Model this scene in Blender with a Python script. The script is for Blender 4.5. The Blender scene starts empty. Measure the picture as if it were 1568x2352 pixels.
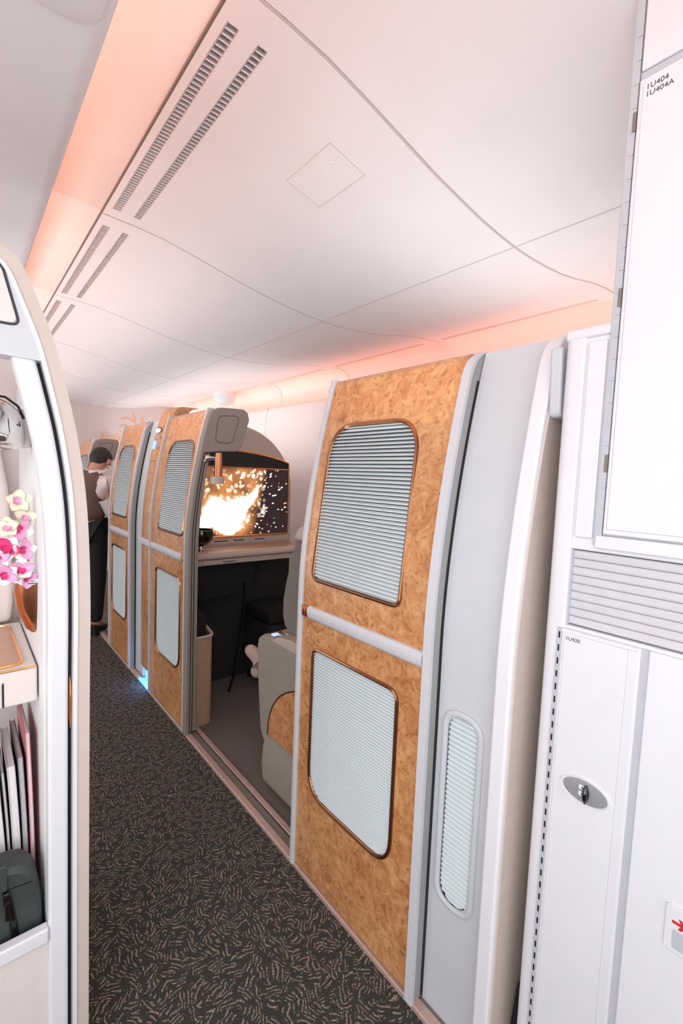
import bpy, bmesh, math, random
from mathutils import Vector, Matrix
random.seed(7)
S = bpy.context.scene
COL = S.collection

# ------------------------------------------------------------------ camera
cd = bpy.data.cameras.new('camera')
cd.sensor_fit = 'VERTICAL'; cd.sensor_height = 36.0; cd.lens = 16.0
cd.clip_start = 0.02; cd.clip_end = 100
cam = bpy.data.objects.new('camera', cd); COL.objects.link(cam)
Rm = Matrix(((0.7648, 0.0182, -0.6440), (-0.6429, 0.0831, -0.7615), (0.0397, 0.9964, 0.0753)))
cam.matrix_world = Matrix.Translation((0, 0, 1.4)) @ Rm.to_4x4()
S.camera = cam

# ------------------------------------------------------------------ world + lights
S.view_settings.view_transform = 'Standard'; S.view_settings.look = 'None'
S.view_settings.gamma = 1.0; S.view_settings.use_curve_mapping = False
S.view_settings.exposure = 0.78
W = bpy.data.worlds.new('world'); S.world = W; W.use_nodes = True
bg = W.node_tree.nodes['Background']
bg.inputs[0].default_value = (0.965, 0.98, 1.0, 1); bg.inputs[1].default_value = 0.92

def area(name, loc, target, sx, sy, power, color=(1, 1, 1), spread=180):
    l = bpy.data.lights.new(name, 'AREA'); l.shape = 'RECTANGLE'
    l.size = sx; l.size_y = sy; l.energy = power; l.color = color; l.spread = math.radians(spread)
    o = bpy.data.objects.new(name, l); COL.objects.link(o)
    o.location = loc
    d = Vector(target) - Vector(loc)
    o.rotation_euler = d.to_track_quat('-Z', 'Y').to_euler()
    return o
area('entry_ceiling_light', (-1.15, -0.15, 1.95), (0.95, 0.45, 1.25), 1.0, 1.0, 9.5, (1, .985, 1))
area('aft_ceiling_fill', (-0.35, -0.35, 0.9), (0.3, 0.6, 2.3), 1.0, 0.6, 5, (.97, .98, 1))  # added fill behind the camera, lifts the near ceiling; no fixture there
area('centre_ceiling_fill', (-0.35, 4.2, 0.95), (0.55, 4.2, 2.3), 4.6, 0.4, 11, (.98, .98, 1), 95)  # invented strip left of the view, only there to brighten the ceiling
area('outboard_fill', (2.0, 0.95, 1.56), (2.0, 0.95, 2.4), 2.6, 0.4, 3.6, (1, .98, .98), 140)  # added fill floating above the suite, brightens the outboard ceiling
area('outboard_fill', (1.72, 5.0, 1.56), (2.12, 5.0, 2.2), 3.8, 0.35, 6.5, (1, .97, .97), 150)  # second added fill, tilted so it also brightens the sidewall lining

# ------------------------------------------------------------------ materials
def lin(c):
    r = []
    for v in c:
        v /= 255.0
        r.append(v / 12.92 if v <= .04045 else ((v + .055) / 1.055) ** 2.4)
    return tuple(r) + (1,)
M = {}
def mat(name, rgb, rough=.5, metal=0, coat=0, var=.04, scale=30, bump=0, bscale=200, emit=None, estr=0, trans=0, spec=.5):
    m = bpy.data.materials.new(name); m.use_nodes = True
    nt = m.node_tree; b = nt.nodes['Principled BSDF']
    b.inputs['Roughness'].default_value = rough; b.inputs['Metallic'].default_value = metal
    b.inputs['Coat Weight'].default_value = coat; b.inputs['Coat Roughness'].default_value = .12
    b.inputs['Transmission Weight'].default_value = trans
    b.inputs['Specular IOR Level'].default_value = spec
    tc = nt.nodes.new('ShaderNodeTexCoord')
    n = nt.nodes.new('ShaderNodeTexNoise'); n.inputs['Scale'].default_value = scale; n.inputs['Detail'].default_value = 3
    nt.links.new(tc.outputs['Object'], n.inputs['Vector'])
    r = nt.nodes.new('ShaderNodeValToRGB'); c = lin(rgb)
    r.color_ramp.elements[0].position = .3; r.color_ramp.elements[1].position = .7
    r.color_ramp.elements[0].color = tuple(max(0, x * (1 - var)) for x in c[:3]) + (1,)
    r.color_ramp.elements[1].color = tuple(min(1, x * (1 + var)) for x in c[:3]) + (1,)
    nt.links.new(n.outputs['Fac'], r.inputs['Fac']); nt.links.new(r.outputs['Color'], b.inputs['Base Color'])
    if bump:
        n2 = nt.nodes.new('ShaderNodeTexNoise'); n2.inputs['Scale'].default_value = bscale
        nt.links.new(tc.outputs['Object'], n2.inputs['Vector'])
        bp = nt.nodes.new('ShaderNodeBump'); bp.inputs['Strength'].default_value = bump; bp.inputs['Distance'].default_value = .002
        nt.links.new(n2.outputs['Fac'], bp.inputs['Height']); nt.links.new(bp.outputs['Normal'], b.inputs['Normal'])
    if emit:
        b.inputs['Emission Color'].default_value = lin(emit); b.inputs['Emission Strength'].default_value = estr
    M[name] = m; return m

mat('ceiling', (234, 228, 229), .55, var=.012, scale=8)
mat('soffit', (236, 226, 228), .5, var=.012, scale=8)
mat('cove', (238, 226, 222), .5, var=.01)
mat('galley_white', (221, 220, 225), .38, var=.012, bump=.05, bscale=90)
mat('galley_frame', (220, 219, 224), .35, var=.01)
mat('galley_grey', (184, 187, 194), .4, var=.02)
mat('shutter', (204, 201, 206), .4, var=.02)
mat('hinge_grey', (168, 170, 174), .35, .4, var=.03)
mat('panel_grey', (200, 203, 208), .42, var=.012, bump=.08, bscale=700)
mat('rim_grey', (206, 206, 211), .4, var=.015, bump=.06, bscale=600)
mat('rim_white', (226, 224, 229), .38, var=.01, bump=.04, bscale=600)
mat('wing_beige', (206, 190, 181), .5, var=.02)
mat('seam', (204, 190, 190), .6, var=.02)
mat('duct', (190, 176, 172), .6, var=.02)
mat('lining_white', (242, 234, 232), .5, var=.012)
mat('post_shade_grey', (158, 157, 154), .45, var=.02)  # post colour darkened to hold the shade of its side face
mat('wing_taupe', (146, 136, 128), .5, var=.02)
mat('taupe', (190, 175, 165), .5, var=.03)
mat('taupe_dark', (122, 113, 107), .5, var=.03)
mat('beige', (196, 180, 168), .5, var=.03)
mat('pocket_beige', (178, 146, 124), .6, var=.06)
mat('leather', (186, 171, 160), .45, var=.03, bump=.12, bscale=320)
mat('seat_fabric', (120, 113, 108), .9, var=.14, scale=260, bump=.3, bscale=500)
mat('pod_grey', (150, 140, 130), .6, var=.05, bump=.1)
mat('suite_carpet', (112, 103, 98), .95, var=.12, scale=160, bump=.4, bscale=600)
mat('sill_metal', (206, 176, 164), .38, .35, var=.04)
mat('track_grey', (132, 124, 116), .5, .2, var=.05)
mat('black', (14, 14, 14), .55, var=.1)
mat('black_cloth', (20, 20, 21), .85, var=.2, scale=100)
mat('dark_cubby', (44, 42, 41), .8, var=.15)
mat('blind', (212, 222, 225), .6, var=.02)
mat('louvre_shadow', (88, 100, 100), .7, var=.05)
mat('bronze', (176, 128, 96), .2, 1, var=.05)
mat('gold', (238, 176, 112), .18, 1, var=.05)
mat('copper', (214, 142, 104), .22, 1, var=.06)
mat('rose_tray', (206, 164, 142), .35, .25, var=.06, scale=15)
mat('chrome', (225, 222, 222), .06, 1, var=.02)
mat('dark_chrome', (90, 88, 84), .15, 1, var=.1)
mat('light_white', (238, 237, 239), .45, var=.008)
mat('warm_white', (226, 214, 210), .5, var=.015)
mat('pinkish', (224, 212, 209), .6, var=.02, bump=.05)
mat('leather_green', (58, 64, 63), .42, var=.12, bump=.25, bscale=500)
mat('zip', (40, 42, 41), .35, .5, var=.2)
mat('page', (226, 220, 221), .6, var=.03)
mat('page_grey', (188, 184, 188), .6, var=.1, scale=120)
mat('cover_dark', (52, 52, 56), .4, var=.1)
mat('cover_red', (206, 110, 116), .4, var=.1)
mat('petal_white', (247, 242, 238), .5, var=.03)
mat('petal_cream', (238, 234, 208), .5, var=.03)
mat('petal_pink', (226, 62, 128), .45, var=.2, scale=60)
mat('petal_blush', (236, 170, 208), .5, var=.15, scale=60)
mat('stem_green', (122, 140, 84), .5, var=.1)
mat('skin', (196, 142, 120), .5, var=.05)
mat('hair', (38, 32, 30), .7, var=.25, scale=300, bump=.4, bscale=500)
mat('shirt', (234, 218, 216), .75, var=.03, bump=.15, bscale=40)
mat('vest', (112, 88, 78), .8, var=.06, scale=80)
mat('trousers', (24, 23, 24), .85, var=.2)
mat('sock', (196, 176, 166), .9, var=.06, scale=90)
mat('knit', (104, 98, 95), .9, var=.1, scale=200)
mat('red', (205, 42, 48), .4, var=.03)
mat('ink', (58, 58, 62), .6, var=.02)
mat('logo_gold', (242, 186, 142), .35, .2, var=.03)
mat('lamp_shade', (180, 166, 154), .5, var=.03)
mat('teal_light', (60, 210, 160), .4, emit=(60, 230, 170), estr=.7)
mat('blue_lens', (120, 140, 205), .4, emit=(110, 130, 220), estr=.5)
mat('white_lens', (245, 240, 240), .4, emit=(255, 245, 240), estr=.5)
mat('lit_sign', (250, 240, 236), .4, emit=(255, 240, 235), estr=.8)
mat('step_light', (120, 190, 250), .4, emit=(75, 140, 245), estr=1.15)
mat('button_glow', (180, 190, 240), .3, emit=(150, 170, 255), estr=.8)
mat('led_orange', (255, 200, 160), .5, emit=(255, 192, 164), estr=8.6)
mat('led_orange_soft', (255, 200, 160), .5, emit=(255, 136, 92), estr=3.4)
mat('glass', (230, 225, 220), .05, trans=1, var=0)

def burl():
    m = bpy.data.materials.new('burl_wood'); m.use_nodes = True
    nt = m.node_tree; N = nt.nodes; L = nt.links; b = N['Principled BSDF']
    tc = N.new('ShaderNodeTexCoord')
    w = N.new('ShaderNodeTexNoise'); w.inputs['Scale'].default_value = 9; w.inputs['Detail'].default_value = 4
    L.new(tc.outputs['Object'], w.inputs['Vector'])
    mx = N.new('ShaderNodeVectorMath'); mx.operation = 'MULTIPLY_ADD'
    mx.inputs[1].default_value = (.09, .09, .09)
    L.new(w.outputs['Color'], mx.inputs[0]); L.new(tc.outputs['Object'], mx.inputs[2])
    n1 = N.new('ShaderNodeTexNoise'); n1.inputs['Scale'].default_value = 24; n1.inputs['Detail'].default_value = 9
    n1.inputs['Roughness'].default_value = .66; n1.inputs['Distortion'].default_value = 1.3
    L.new(mx.outputs['Vector'], n1.inputs['Vector'])
    n2 = N.new('ShaderNodeTexNoise'); n2.inputs['Scale'].default_value = 3.2; n2.inputs['Detail'].default_value = 3
    L.new(tc.outputs['Object'], n2.inputs['Vector'])
    add = N.new('ShaderNodeMath'); add.operation = 'MULTIPLY_ADD'; add.inputs[1].default_value = .45
    L.new(n2.outputs['Fac'], add.inputs[0]); L.new(n1.outputs['Fac'], add.inputs[2])
    r = N.new('ShaderNodeValToRGB'); e = r.color_ramp.elements
    e[0].position = .44; e[0].color = lin((150, 92, 54)); e[1].position = 1.0; e[1].color = lin((232, 184, 136))
    for p, c in ((.58, (180, 117, 71)), (.72, (202, 143, 93)), (.86, (217, 163, 113))):
        q = e.new(p); q.color = lin(c)
    L.new(add.outputs[0], r.inputs['Fac'])
    v = N.new('ShaderNodeTexVoronoi'); v.inputs['Scale'].default_value = 52; v.feature = 'SMOOTH_F1'
    L.new(mx.outputs['Vector'], v.inputs['Vector'])
    r2 = N.new('ShaderNodeValToRGB'); r2.color_ramp.elements[0].position = .10; r2.color_ramp.elements[0].color = (.56, .47, .40, 1)
    r2.color_ramp.elements[1].position = .30; r2.color_ramp.elements[1].color = (1, 1, 1, 1)
    L.new(v.outputs['Distance'], r2.inputs['Fac'])
    mm = N.new('ShaderNodeMix'); mm.data_type = 'RGBA'; mm.blend_type = 'MULTIPLY'; mm.inputs[0].default_value = .78
    L.new(r.outputs['Color'], mm.inputs[6]); L.new(r2.outputs['Color'], mm.inputs[7])
    L.new(mm.outputs[2], b.inputs['Base Color'])
    b.inputs['Roughness'].default_value = .28; b.inputs['Coat Weight'].default_value = .35; b.inputs['Coat Roughness'].default_value = .1
    M['burl'] = m
burl()

def carpet():
    m = bpy.data.materials.new('aisle_carpet'); m.use_nodes = True
    nt = m.node_tree; N = nt.nodes; L = nt.links; b = N['Principled BSDF']
    tc = N.new('ShaderNodeTexCoord')
    wv = N.new('ShaderNodeTexNoise'); wv.inputs['Scale'].default_value = 16; L.new(tc.outputs['Object'], wv.inputs['Vector'])
    wm = N.new('ShaderNodeVectorMath'); wm.operation = 'MULTIPLY_ADD'; wm.inputs[1].default_value = (.05, .05, 0)
    L.new(wv.outputs['Color'], wm.inputs[0]); L.new(tc.outputs['Object'], wm.inputs[2])
    vo = N.new('ShaderNodeTexVoronoi'); vo.inputs['Scale'].default_value = 27; vo.voronoi_dimensions = '2D'
    L.new(wm.outputs['Vector'], vo.inputs['Vector'])
    ro = N.new('ShaderNodeVectorRotate'); ro.rotation_type = 'Z_AXIS'; L.new(wm.outputs['Vector'], ro.inputs['Vector'])
    an = N.new('ShaderNodeSeparateColor'); L.new(vo.outputs['Color'], an.inputs[0])
    am = N.new('ShaderNodeMath'); am.operation = 'MULTIPLY'; am.inputs[1].default_value = 12.0; L.new(an.outputs[0], am.inputs[0])
    L.new(am.outputs[0], ro.inputs['Angle'])
    sx = N.new('ShaderNodeSeparateXYZ'); L.new(ro.outputs['Vector'], sx.inputs[0])
    k = N.new('ShaderNodeMath'); k.operation = 'MULTIPLY'; k.inputs[1].default_value = 92; L.new(sx.outputs[0], k.inputs[0])
    fr = N.new('ShaderNodeMath'); fr.operation = 'PINGPONG'; fr.inputs[1].default_value = .5; L.new(k.outputs[0], fr.inputs[0])
    lt = N.new('ShaderNodeMapRange'); lt.inputs[1].default_value = .14; lt.inputs[2].default_value = .22
    lt.inputs[3].default_value = 1; lt.inputs[4].default_value = 0; L.new(fr.outputs[0], lt.inputs[0])
    # break the lines into short dashes
    n2 = N.new('ShaderNodeTexNoise'); n2.inputs['Scale'].default_value = 48; n2.inputs['Detail'].default_value = 1
    L.new(tc.outputs['Object'], n2.inputs['Vector'])
    g = N.new('ShaderNodeMapRange'); g.inputs[1].default_value = .44; g.inputs[2].default_value = .50; L.new(n2.outputs['Fac'], g.inputs[0])
    sp = N.new('ShaderNodeTexNoise'); sp.inputs['Scale'].default_value = 340; sp.inputs['Detail'].default_value = 1
    L.new(tc.outputs['Object'], sp.inputs['Vector'])
    g2 = N.new('ShaderNodeMapRange'); g2.inputs[1].default_value = .38; g2.inputs[2].default_value = .60; L.new(sp.outputs['Fac'], g2.inputs[0])
    mu = N.new('ShaderNodeMath'); mu.operation = 'MULTIPLY'; L.new(lt.outputs[0], mu.inputs[0]); L.new(g.outputs[0], mu.inputs[1])
    mu2 = N.new('ShaderNodeMath'); mu2.operation = 'MULTIPLY'; L.new(mu.outputs[0], mu2.inputs[0]); L.new(g2.outputs[0], mu2.inputs[1])
    base = N.new('ShaderNodeValToRGB'); base.color_ramp.elements[0].color = lin((37, 38, 36)); base.color_ramp.elements[1].color = lin((82, 82, 80))
    base.color_ramp.elements[0].position = .3; base.color_ramp.elements[1].position = .75
    L.new(sp.outputs['Fac'], base.inputs['Fac'])
    fc = N.new('ShaderNodeValToRGB'); fc.color_ramp.elements[0].color = lin((182, 146, 136)); fc.color_ramp.elements[1].color = lin((178, 170, 152))
    fc.color_ramp.elements[0].position = .4; fc.color_ramp.elements[1].position = .6
    n3 = N.new('ShaderNodeTexNoise'); n3.inputs['Scale'].default_value = 90; L.new(tc.outputs['Object'], n3.inputs['Vector'])
    L.new(n3.outputs['Fac'], fc.inputs['Fac'])
    mm = N.new('ShaderNodeMix'); mm.data_type = 'RGBA'
    L.new(mu2.outputs[0], mm.inputs[0]); L.new(base.outputs['Color'], mm.inputs[6]); L.new(fc.outputs['Color'], mm.inputs[7])
    L.new(mm.outputs[2], b.inputs['Base Color']); b.inputs['Roughness'].default_value = .95
    b.inputs['Specular IOR Level'].default_value = .15
    bp = N.new('ShaderNodeBump'); bp.inputs['Strength'].default_value = .5; bp.inputs['Distance'].default_value = .002
    L.new(sp.outputs['Fac'], bp.inputs['Height']); L.new(bp.outputs['Normal'], b.inputs['Normal'])
    M['carpet'] = m
carpet()

def screen_mat():
    m = bpy.data.materials.new('screen_picture'); m.use_nodes = True
    nt = m.node_tree; b = nt.nodes['Principled BSDF']
    a = nt.nodes.new('ShaderNodeVertexColor'); a.layer_name = 'picture'
    b.inputs['Base Color'].default_value = (.01, .01, .01, 1); b.inputs['Roughness'].default_value = .15
    nt.links.new(a.outputs['Color'], b.inputs['Emission Color']); b.inputs['Emission Strength'].default_value = .85
    M['screen'] = m
screen_mat()

# ------------------------------------------------------------------ mesh helpers
def P(z):                                        # the suites' walls lean outboard above waist height
    return 0.11 * (max(0.0, z - 1.0) / .73) ** 1.74

class MB:
    def __init__(s): s.v = []; s.f = []
    def add(s, vs, fs):
        o = len(s.v); s.v += [tuple(p) for p in vs]; s.f += [tuple(i + o for i in f) for f in fs]; return s
    def box(s, x0, x1, y0, y1, z0, z1):
        vs = [(x, y, z) for z in (z0, z1) for y in (y0, y1) for x in (x0, x1)]
        return s.add(vs, [(0, 2, 3, 1), (4, 5, 7, 6), (0, 1, 5, 4), (2, 6, 7, 3), (0, 4, 6, 2), (1, 3, 7, 5)])
    def loft(s, rings, closed=True, caps=True):
        n = len(rings[0]); vs = [p for r in rings for p in r]; fs = []
        for i in range(len(rings) - 1):
            for j in range(n if closed else n - 1):
                k = (j + 1) % n
                fs.append((i * n + j, i * n + k, (i + 1) * n + k, (i + 1) * n + j))
        if caps and closed:
            fs.append(tuple(range(n - 1, -1, -1))); fs.append(tuple((len(rings) - 1) * n + j for j in range(n)))
        return s.add(vs, fs)
    def post(s, y0, y1, x0, x1, z0, z1, n=18, xb=0.0):   # upright bar following the leaning wall profile
        rings = []
        for i in range(n + 1):
            z = z0 + (z1 - z0) * i / n; o = P(z) + xb
            rings.append([(x0 + o, y0, z), (x1 + o, y0, z), (x1 + o, y1, z), (x0 + o, y1, z)])
        return s.loft(rings)
    def extrude(s, poly, axis, a, b):             # poly: 2D outline, axis the extrusion axis
        def mk(p, t):
            return {'x': (t, p[0], p[1]), 'y': (p[0], t, p[1]), 'z': (p[0], p[1], t)}[axis]
        return s.loft([[mk(p, a) for p in poly], [mk(p, b) for p in poly]])
    def tube(s, path, r, n=8, closed=False, flat=1.0, up=None):
        path = [Vector(p) for p in path]; m = len(path); rings = []
        for i, p in enumerate(path):
            a = path[(i - 1) % m] if (closed or i > 0) else p
            c = path[(i + 1) % m] if (closed or i < m - 1) else p
            t = (c - a).normalized()
            u = Vector(up) if up else (Vector((0, 0, 1)) if abs(t.z) < .9 else Vector((1, 0, 0)))
            e1 = t.cross(u).normalized(); e2 = e1.cross(t).normalized()
            rr = r[i] if isinstance(r, (list, tuple)) else r
            rings.append([p + e1 * rr * math.cos(2 * math.pi * k / n) + e2 * rr * flat * math.sin(2 * math.pi * k / n) for k in range(n)])
        if closed:
            rings.append(rings[0]); return s.loft(rings, caps=False)
        return s.loft(rings)
    def lathe(s, prof, c, n=32, axis='z', a0=0, a1=2 * math.pi):
        full = abs(a1 - a0 - 2 * math.pi) < 1e-6
        cnt = n if full else n + 1
        rings = []
        for (r, h) in prof:
            ring = []
            for k in range(cnt):
                a = a0 + (a1 - a0) * k / n
                x, y = r * math.cos(a), r * math.sin(a)
                ring.append({'z': (c[0] + x, c[1] + y, c[2] + h), 'x': (c[0] + h, c[1] + x, c[2] + y), 'y': (c[0] + x, c[1] + h, c[2] + y)}[axis])
            rings.append(ring)
        return s.loft(rings, closed=full, caps=full)
    def ellipsoid(s, c, rx, ry, rz, n=20, rot=None):
        vs = []; fs = []; m = n // 2
        for i in range(m + 1):
            t = math.pi * i / m
            for k in range(n):
                a = 2 * math.pi * k / n
                p = Vector((rx * math.sin(t) * math.cos(a), ry * math.sin(t) * math.sin(a), rz * math.cos(t)))
                if rot: p = rot @ p
                vs.append(p + Vector(c))
        for i in range(m):
            for k in range(n):
                fs.append((i * n + k, (i + 1) * n + k, (i + 1) * n + (k + 1) % n, i * n + (k + 1) % n))
        return s.add(vs, fs)

def wloc(o):
    p = Vector(o.location)
    while o.parent: o = o.parent; p += Vector(o.location)
    return p
def build(mb, name, m, parent=None, bevel=0, seg=2, smooth=True, angle=40, sub=0):
    me = bpy.data.meshes.new(name)
    off = wloc(parent) if parent else Vector((0, 0, 0))
    me.from_pydata([tuple(Vector(v) - off) for v in mb.v], [], mb.f)
    bm = bmesh.new(); bm.from_mesh(me)
    bmesh.ops.remove_doubles(bm, verts=bm.verts, dist=1e-6)
    bmesh.ops.recalc_face_normals(bm, faces=bm.faces)
    bm.to_mesh(me); bm.free()
    me.materials.append(M[m] if isinstance(m, str) else m)
    o = bpy.data.objects.new(name, me); COL.objects.link(o)
    if parent: o.parent = parent
    if smooth:
        me.polygons.foreach_set('use_smooth', [True] * len(me.polygons))
        try: me.set_sharp_from_angle(angle=math.radians(angle))
        except Exception: pass
    if bevel:
        b = o.modifiers.new('bevel', 'BEVEL'); b.width = bevel; b.segments = seg; b.limit_method = 'ANGLE'; b.angle_limit = math.radians(45)
        b.harden_normals = True
    if sub:
        d = o.modifiers.new('subdivision', 'SUBSURF'); d.levels = sub; d.render_levels = sub
    return o
def tag(o, label, cat, group=None):
    o['label'] = label; o['category'] = cat
    if group: o['group'] = group
    return o
def thing(name, loc, label, cat, group=None):
    o = bpy.data.objects.new(name, None); COL.objects.link(o); o.location = loc
    o.empty_display_size = .05
    return tag(o, label, cat, group)
def struct(o):
    o['kind'] = 'structure'; return o
def dup(o, off, label, parent=None):
    c = o.copy(); COL.objects.link(c)
    if parent: c.parent = parent
    else:
        c.location = Vector(o.location) + Vector(off)
        if label: c['label'] = label
    for ch in list(o.children): dup(ch, off, None, c)
    return c

def rquad(corners, radii, n=7):                   # rounded polygon from 2D corners
    out = []; m = len(corners)
    for i in range(m):
        p = Vector(corners[i]); a = Vector(corners[(i - 1) % m]); c = Vector(corners[(i + 1) % m])
        r = radii[i]
        u = (a - p).normalized(); w = (c - p).normalized()
        s, e = p + u * r, p + w * r
        for k in range(n + 1):
            t = k / n
            out.append(tuple((1 - t) ** 2 * s + 2 * t * (1 - t) * p + t * t * e))
    return out
def span(poly, z):                                # y-interval of a convex (y,z) outline at height z
    ys = []
    m = len(poly)
    for i in range(m):
        (y0, z0), (y1, z1) = poly[i], poly[(i + 1) % m]
        if (z0 - z) * (z1 - z) <= 0 and abs(z1 - z0) > 1e-9:
            ys.append(y0 + (y1 - y0) * (z - z0) / (z1 - z0))
    return (min(ys), max(ys)) if ys else None
def holed_panel(mb, y0, y1, z0, z1, xb, th, holes):
    zs = set()
    n = 40
    for i in range(n + 1): zs.add(round(z0 + (z1 - z0) * i / n, 5))
    rng = []
    for h in holes:
        hz = [p[1] for p in h]; a, b = min(hz), max(hz); rng.append((a, b, h))
        for t in (0, .004, .01, .018, .028, .04, .055, .075):
            zs.add(round(a + t, 5)); zs.add(round(b - t, 5))
    zs = sorted(zs)
    def q(x, A, B):
        (ya, yb, z), (yc, yd, zz) = A, B
        mb.add([(x + P(z), ya, z), (x + P(z), yb, z), (x + P(zz), yd, zz), (x + P(zz), yc, zz)], [(0, 1, 2, 3)])
    for a, b in zip(zs, zs[1:]):
        mid = (a + b) / 2; hole = None
        for (h0, h1, h) in rng:
            if h0 < mid < h1: hole = (h0, h1, h)
        for x in (xb, xb + th):
            if hole:
                h0, h1, h = hole
                sa = span(h, min(max(a, h0 + 1e-4), h1 - 1e-4)); sb = span(h, min(max(b, h0 + 1e-4), h1 - 1e-4))
                q(x, (y0, sa[0], a), (y0, sb[0], b)); q(x, (sa[1], y1, a), (sb[1], y1, b))
            else: q(x, (y0, y1, a), (y0, y1, b))
        for y in (y0, y1):
            mb.add([(xb + P(a), y, a), (xb + th + P(a), y, a), (xb + th + P(b), y, b), (xb + P(b), y, b)], [(0, 1, 2, 3)])
    for z in (z0, z1):
        mb.add([(xb + P(z), y0, z), (xb + th + P(z), y0, z), (xb + th + P(z), y1, z), (xb + P(z), y1, z)], [(0, 1, 2, 3)])
    return mb
def blind(poly, xb, pitch, depth, gap=.27):       # louvre slats clipped to the outline
    mb = MB(); zz = [p[1] for p in poly]; a, b = min(zz) + 1e-3, max(zz) - 1e-3
    n = int((b - a) / pitch); pitch = (b - a) / n
    def pt(z, d):
        s = span(poly, min(max(z, a), b)); x = xb + P(z) + d
        return (x, s[0], z), (x, s[1], z)
    for k in range(n):
        z = a + k * pitch; h = pitch * (1 - gap)
        p0, p1 = pt(z, 0); m0, m1 = pt(z + h * .35, depth * .12); q0, q1 = pt(z + h, depth); r0, r1 = pt(z + h - .001, depth + .0012); t0, t1 = pt(z + .0004, .0022)
        mb.add([p0, p1, m1, m0, q1, q0, r1, r0, t1, t0], [(0, 1, 2, 3), (3, 2, 4, 5), (5, 4, 6, 7), (7, 6, 8, 9), (9, 8, 1, 0)])
    return mb
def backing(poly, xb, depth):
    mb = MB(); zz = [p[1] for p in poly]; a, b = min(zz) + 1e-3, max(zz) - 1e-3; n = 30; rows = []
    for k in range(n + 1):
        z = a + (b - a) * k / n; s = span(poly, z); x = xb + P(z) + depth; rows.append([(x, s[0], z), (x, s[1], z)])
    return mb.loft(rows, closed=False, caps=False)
def ring(poly, xb, r, flat=1.0):
    return MB().tube([(xb + P(z), y, z) for (y, z) in poly], r, 8, closed=True, up=(1, 0, 0), flat=flat)

def skin(joints, bones, radii, root, name, m, parent, sub=2):
    me = bpy.data.meshes.new(name); off = wloc(parent)
    keys = list(joints); idx = {k: i for i, k in enumerate(keys)}
    me.from_pydata([tuple(Vector(joints[k]) - off) for k in keys], [(idx[a], idx[b]) for a, b in bones], [])
    o = bpy.data.objects.new(name + '_tmp', me); COL.objects.link(o)
    md = o.modifiers.new('skin', 'SKIN'); md.use_smooth_shade = True
    for k in keys:
        r = radii[k]; r = r if isinstance(r, tuple) else (r, r)
        me.skin_vertices[0].data[idx[k]].radius = r
        me.skin_vertices[0].data[idx[k]].use_root = (k == root)
    sb = o.modifiers.new('sub', 'SUBSURF'); sb.levels = sub; sb.render_levels = sub
    dg = bpy.context.evaluated_depsgraph_get()
    nm = bpy.data.meshes.new_from_object(o.evaluated_get(dg))
    bpy.data.objects.remove(o)
    nm.name = name
    nm.materials.clear(); nm.materials.append(M[m])
    nm.polygons.foreach_set('use_smooth', [True] * len(nm.polygons))
    r = bpy.data.objects.new(name, nm); COL.objects.link(r); r.parent = parent
    return r
def text(body, size, mtx, name, m, parent, depth=.0006, align='LEFT'):
    c = bpy.data.curves.new(name, 'FONT'); c.body = body; c.size = size; c.extrude = depth; c.align_x = align
    t = bpy.data.objects.new(name + '_tmp', c); COL.objects.link(t)
    dg = bpy.context.evaluated_depsgraph_get()
    me = bpy.data.meshes.new_from_object(t.evaluated_get(dg)); bpy.data.objects.remove(t)
    off = wloc(parent) if parent else Vector((0, 0, 0))
    me.transform(Matrix.Translation(-off) @ mtx)
    me.name = name; me.materials.clear(); me.materials.append(M[m])
    o = bpy.data.objects.new(name, me); COL.objects.link(o)
    if parent: o.parent = parent
    return o
# text lying on a wall that faces -X, reading along -Y / on a wall facing -Y, reading along +X
def on_x(x, y, z): return Matrix(((0, 0, -1, x), (-1, 0, 0, y), (0, 1, 0, z), (0, 0, 0, 1)))
def on_y(x, y, z): return Matrix(((1, 0, 0, x), (0, 0, -1, y), (0, 1, 0, z), (0, 0, 0, 1)))

# ================================================================== SETTING
mb = MB(); mb.box(-2.2, .897, -2.2, 6.75, -.05, 0.0)
struct(build(mb, 'floor', 'carpet', smooth=False))
mb = MB(); mb.box(.985, 2.6, -.6, 6.75, -.05, 0.0); mb.box(.897, .985, -.6, 6.75, -.05, -.004)
struct(build(mb, 'floor', 'suite_carpet', smooth=False))

# sill strips along the foot of the suites, broken at the step light
def sill(y0, y1):
    mb = MB(); mb.box(.897, .926, y0, y1, -.004, .014)
    t = struct(build(mb, 'trim_1', 'sill_metal', bevel=.004))
    mb = MB(); mb.box(.926, .955, y0, y1, -.004, .008); build(mb, 'track', 'track_grey', t, smooth=False)
    mb = MB(); mb.box(.955, .962, y0, y1, -.004, .002); build(mb, 'groove', 'black', t, smooth=False)
    mb = MB(); mb.box(.962, .986, y0, y1, -.004, .010); build(mb, 'carpet_edge', 'sill_metal', t, bevel=.003)
sill(-.6, 2.86); sill(3.10, 6.7)

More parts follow.
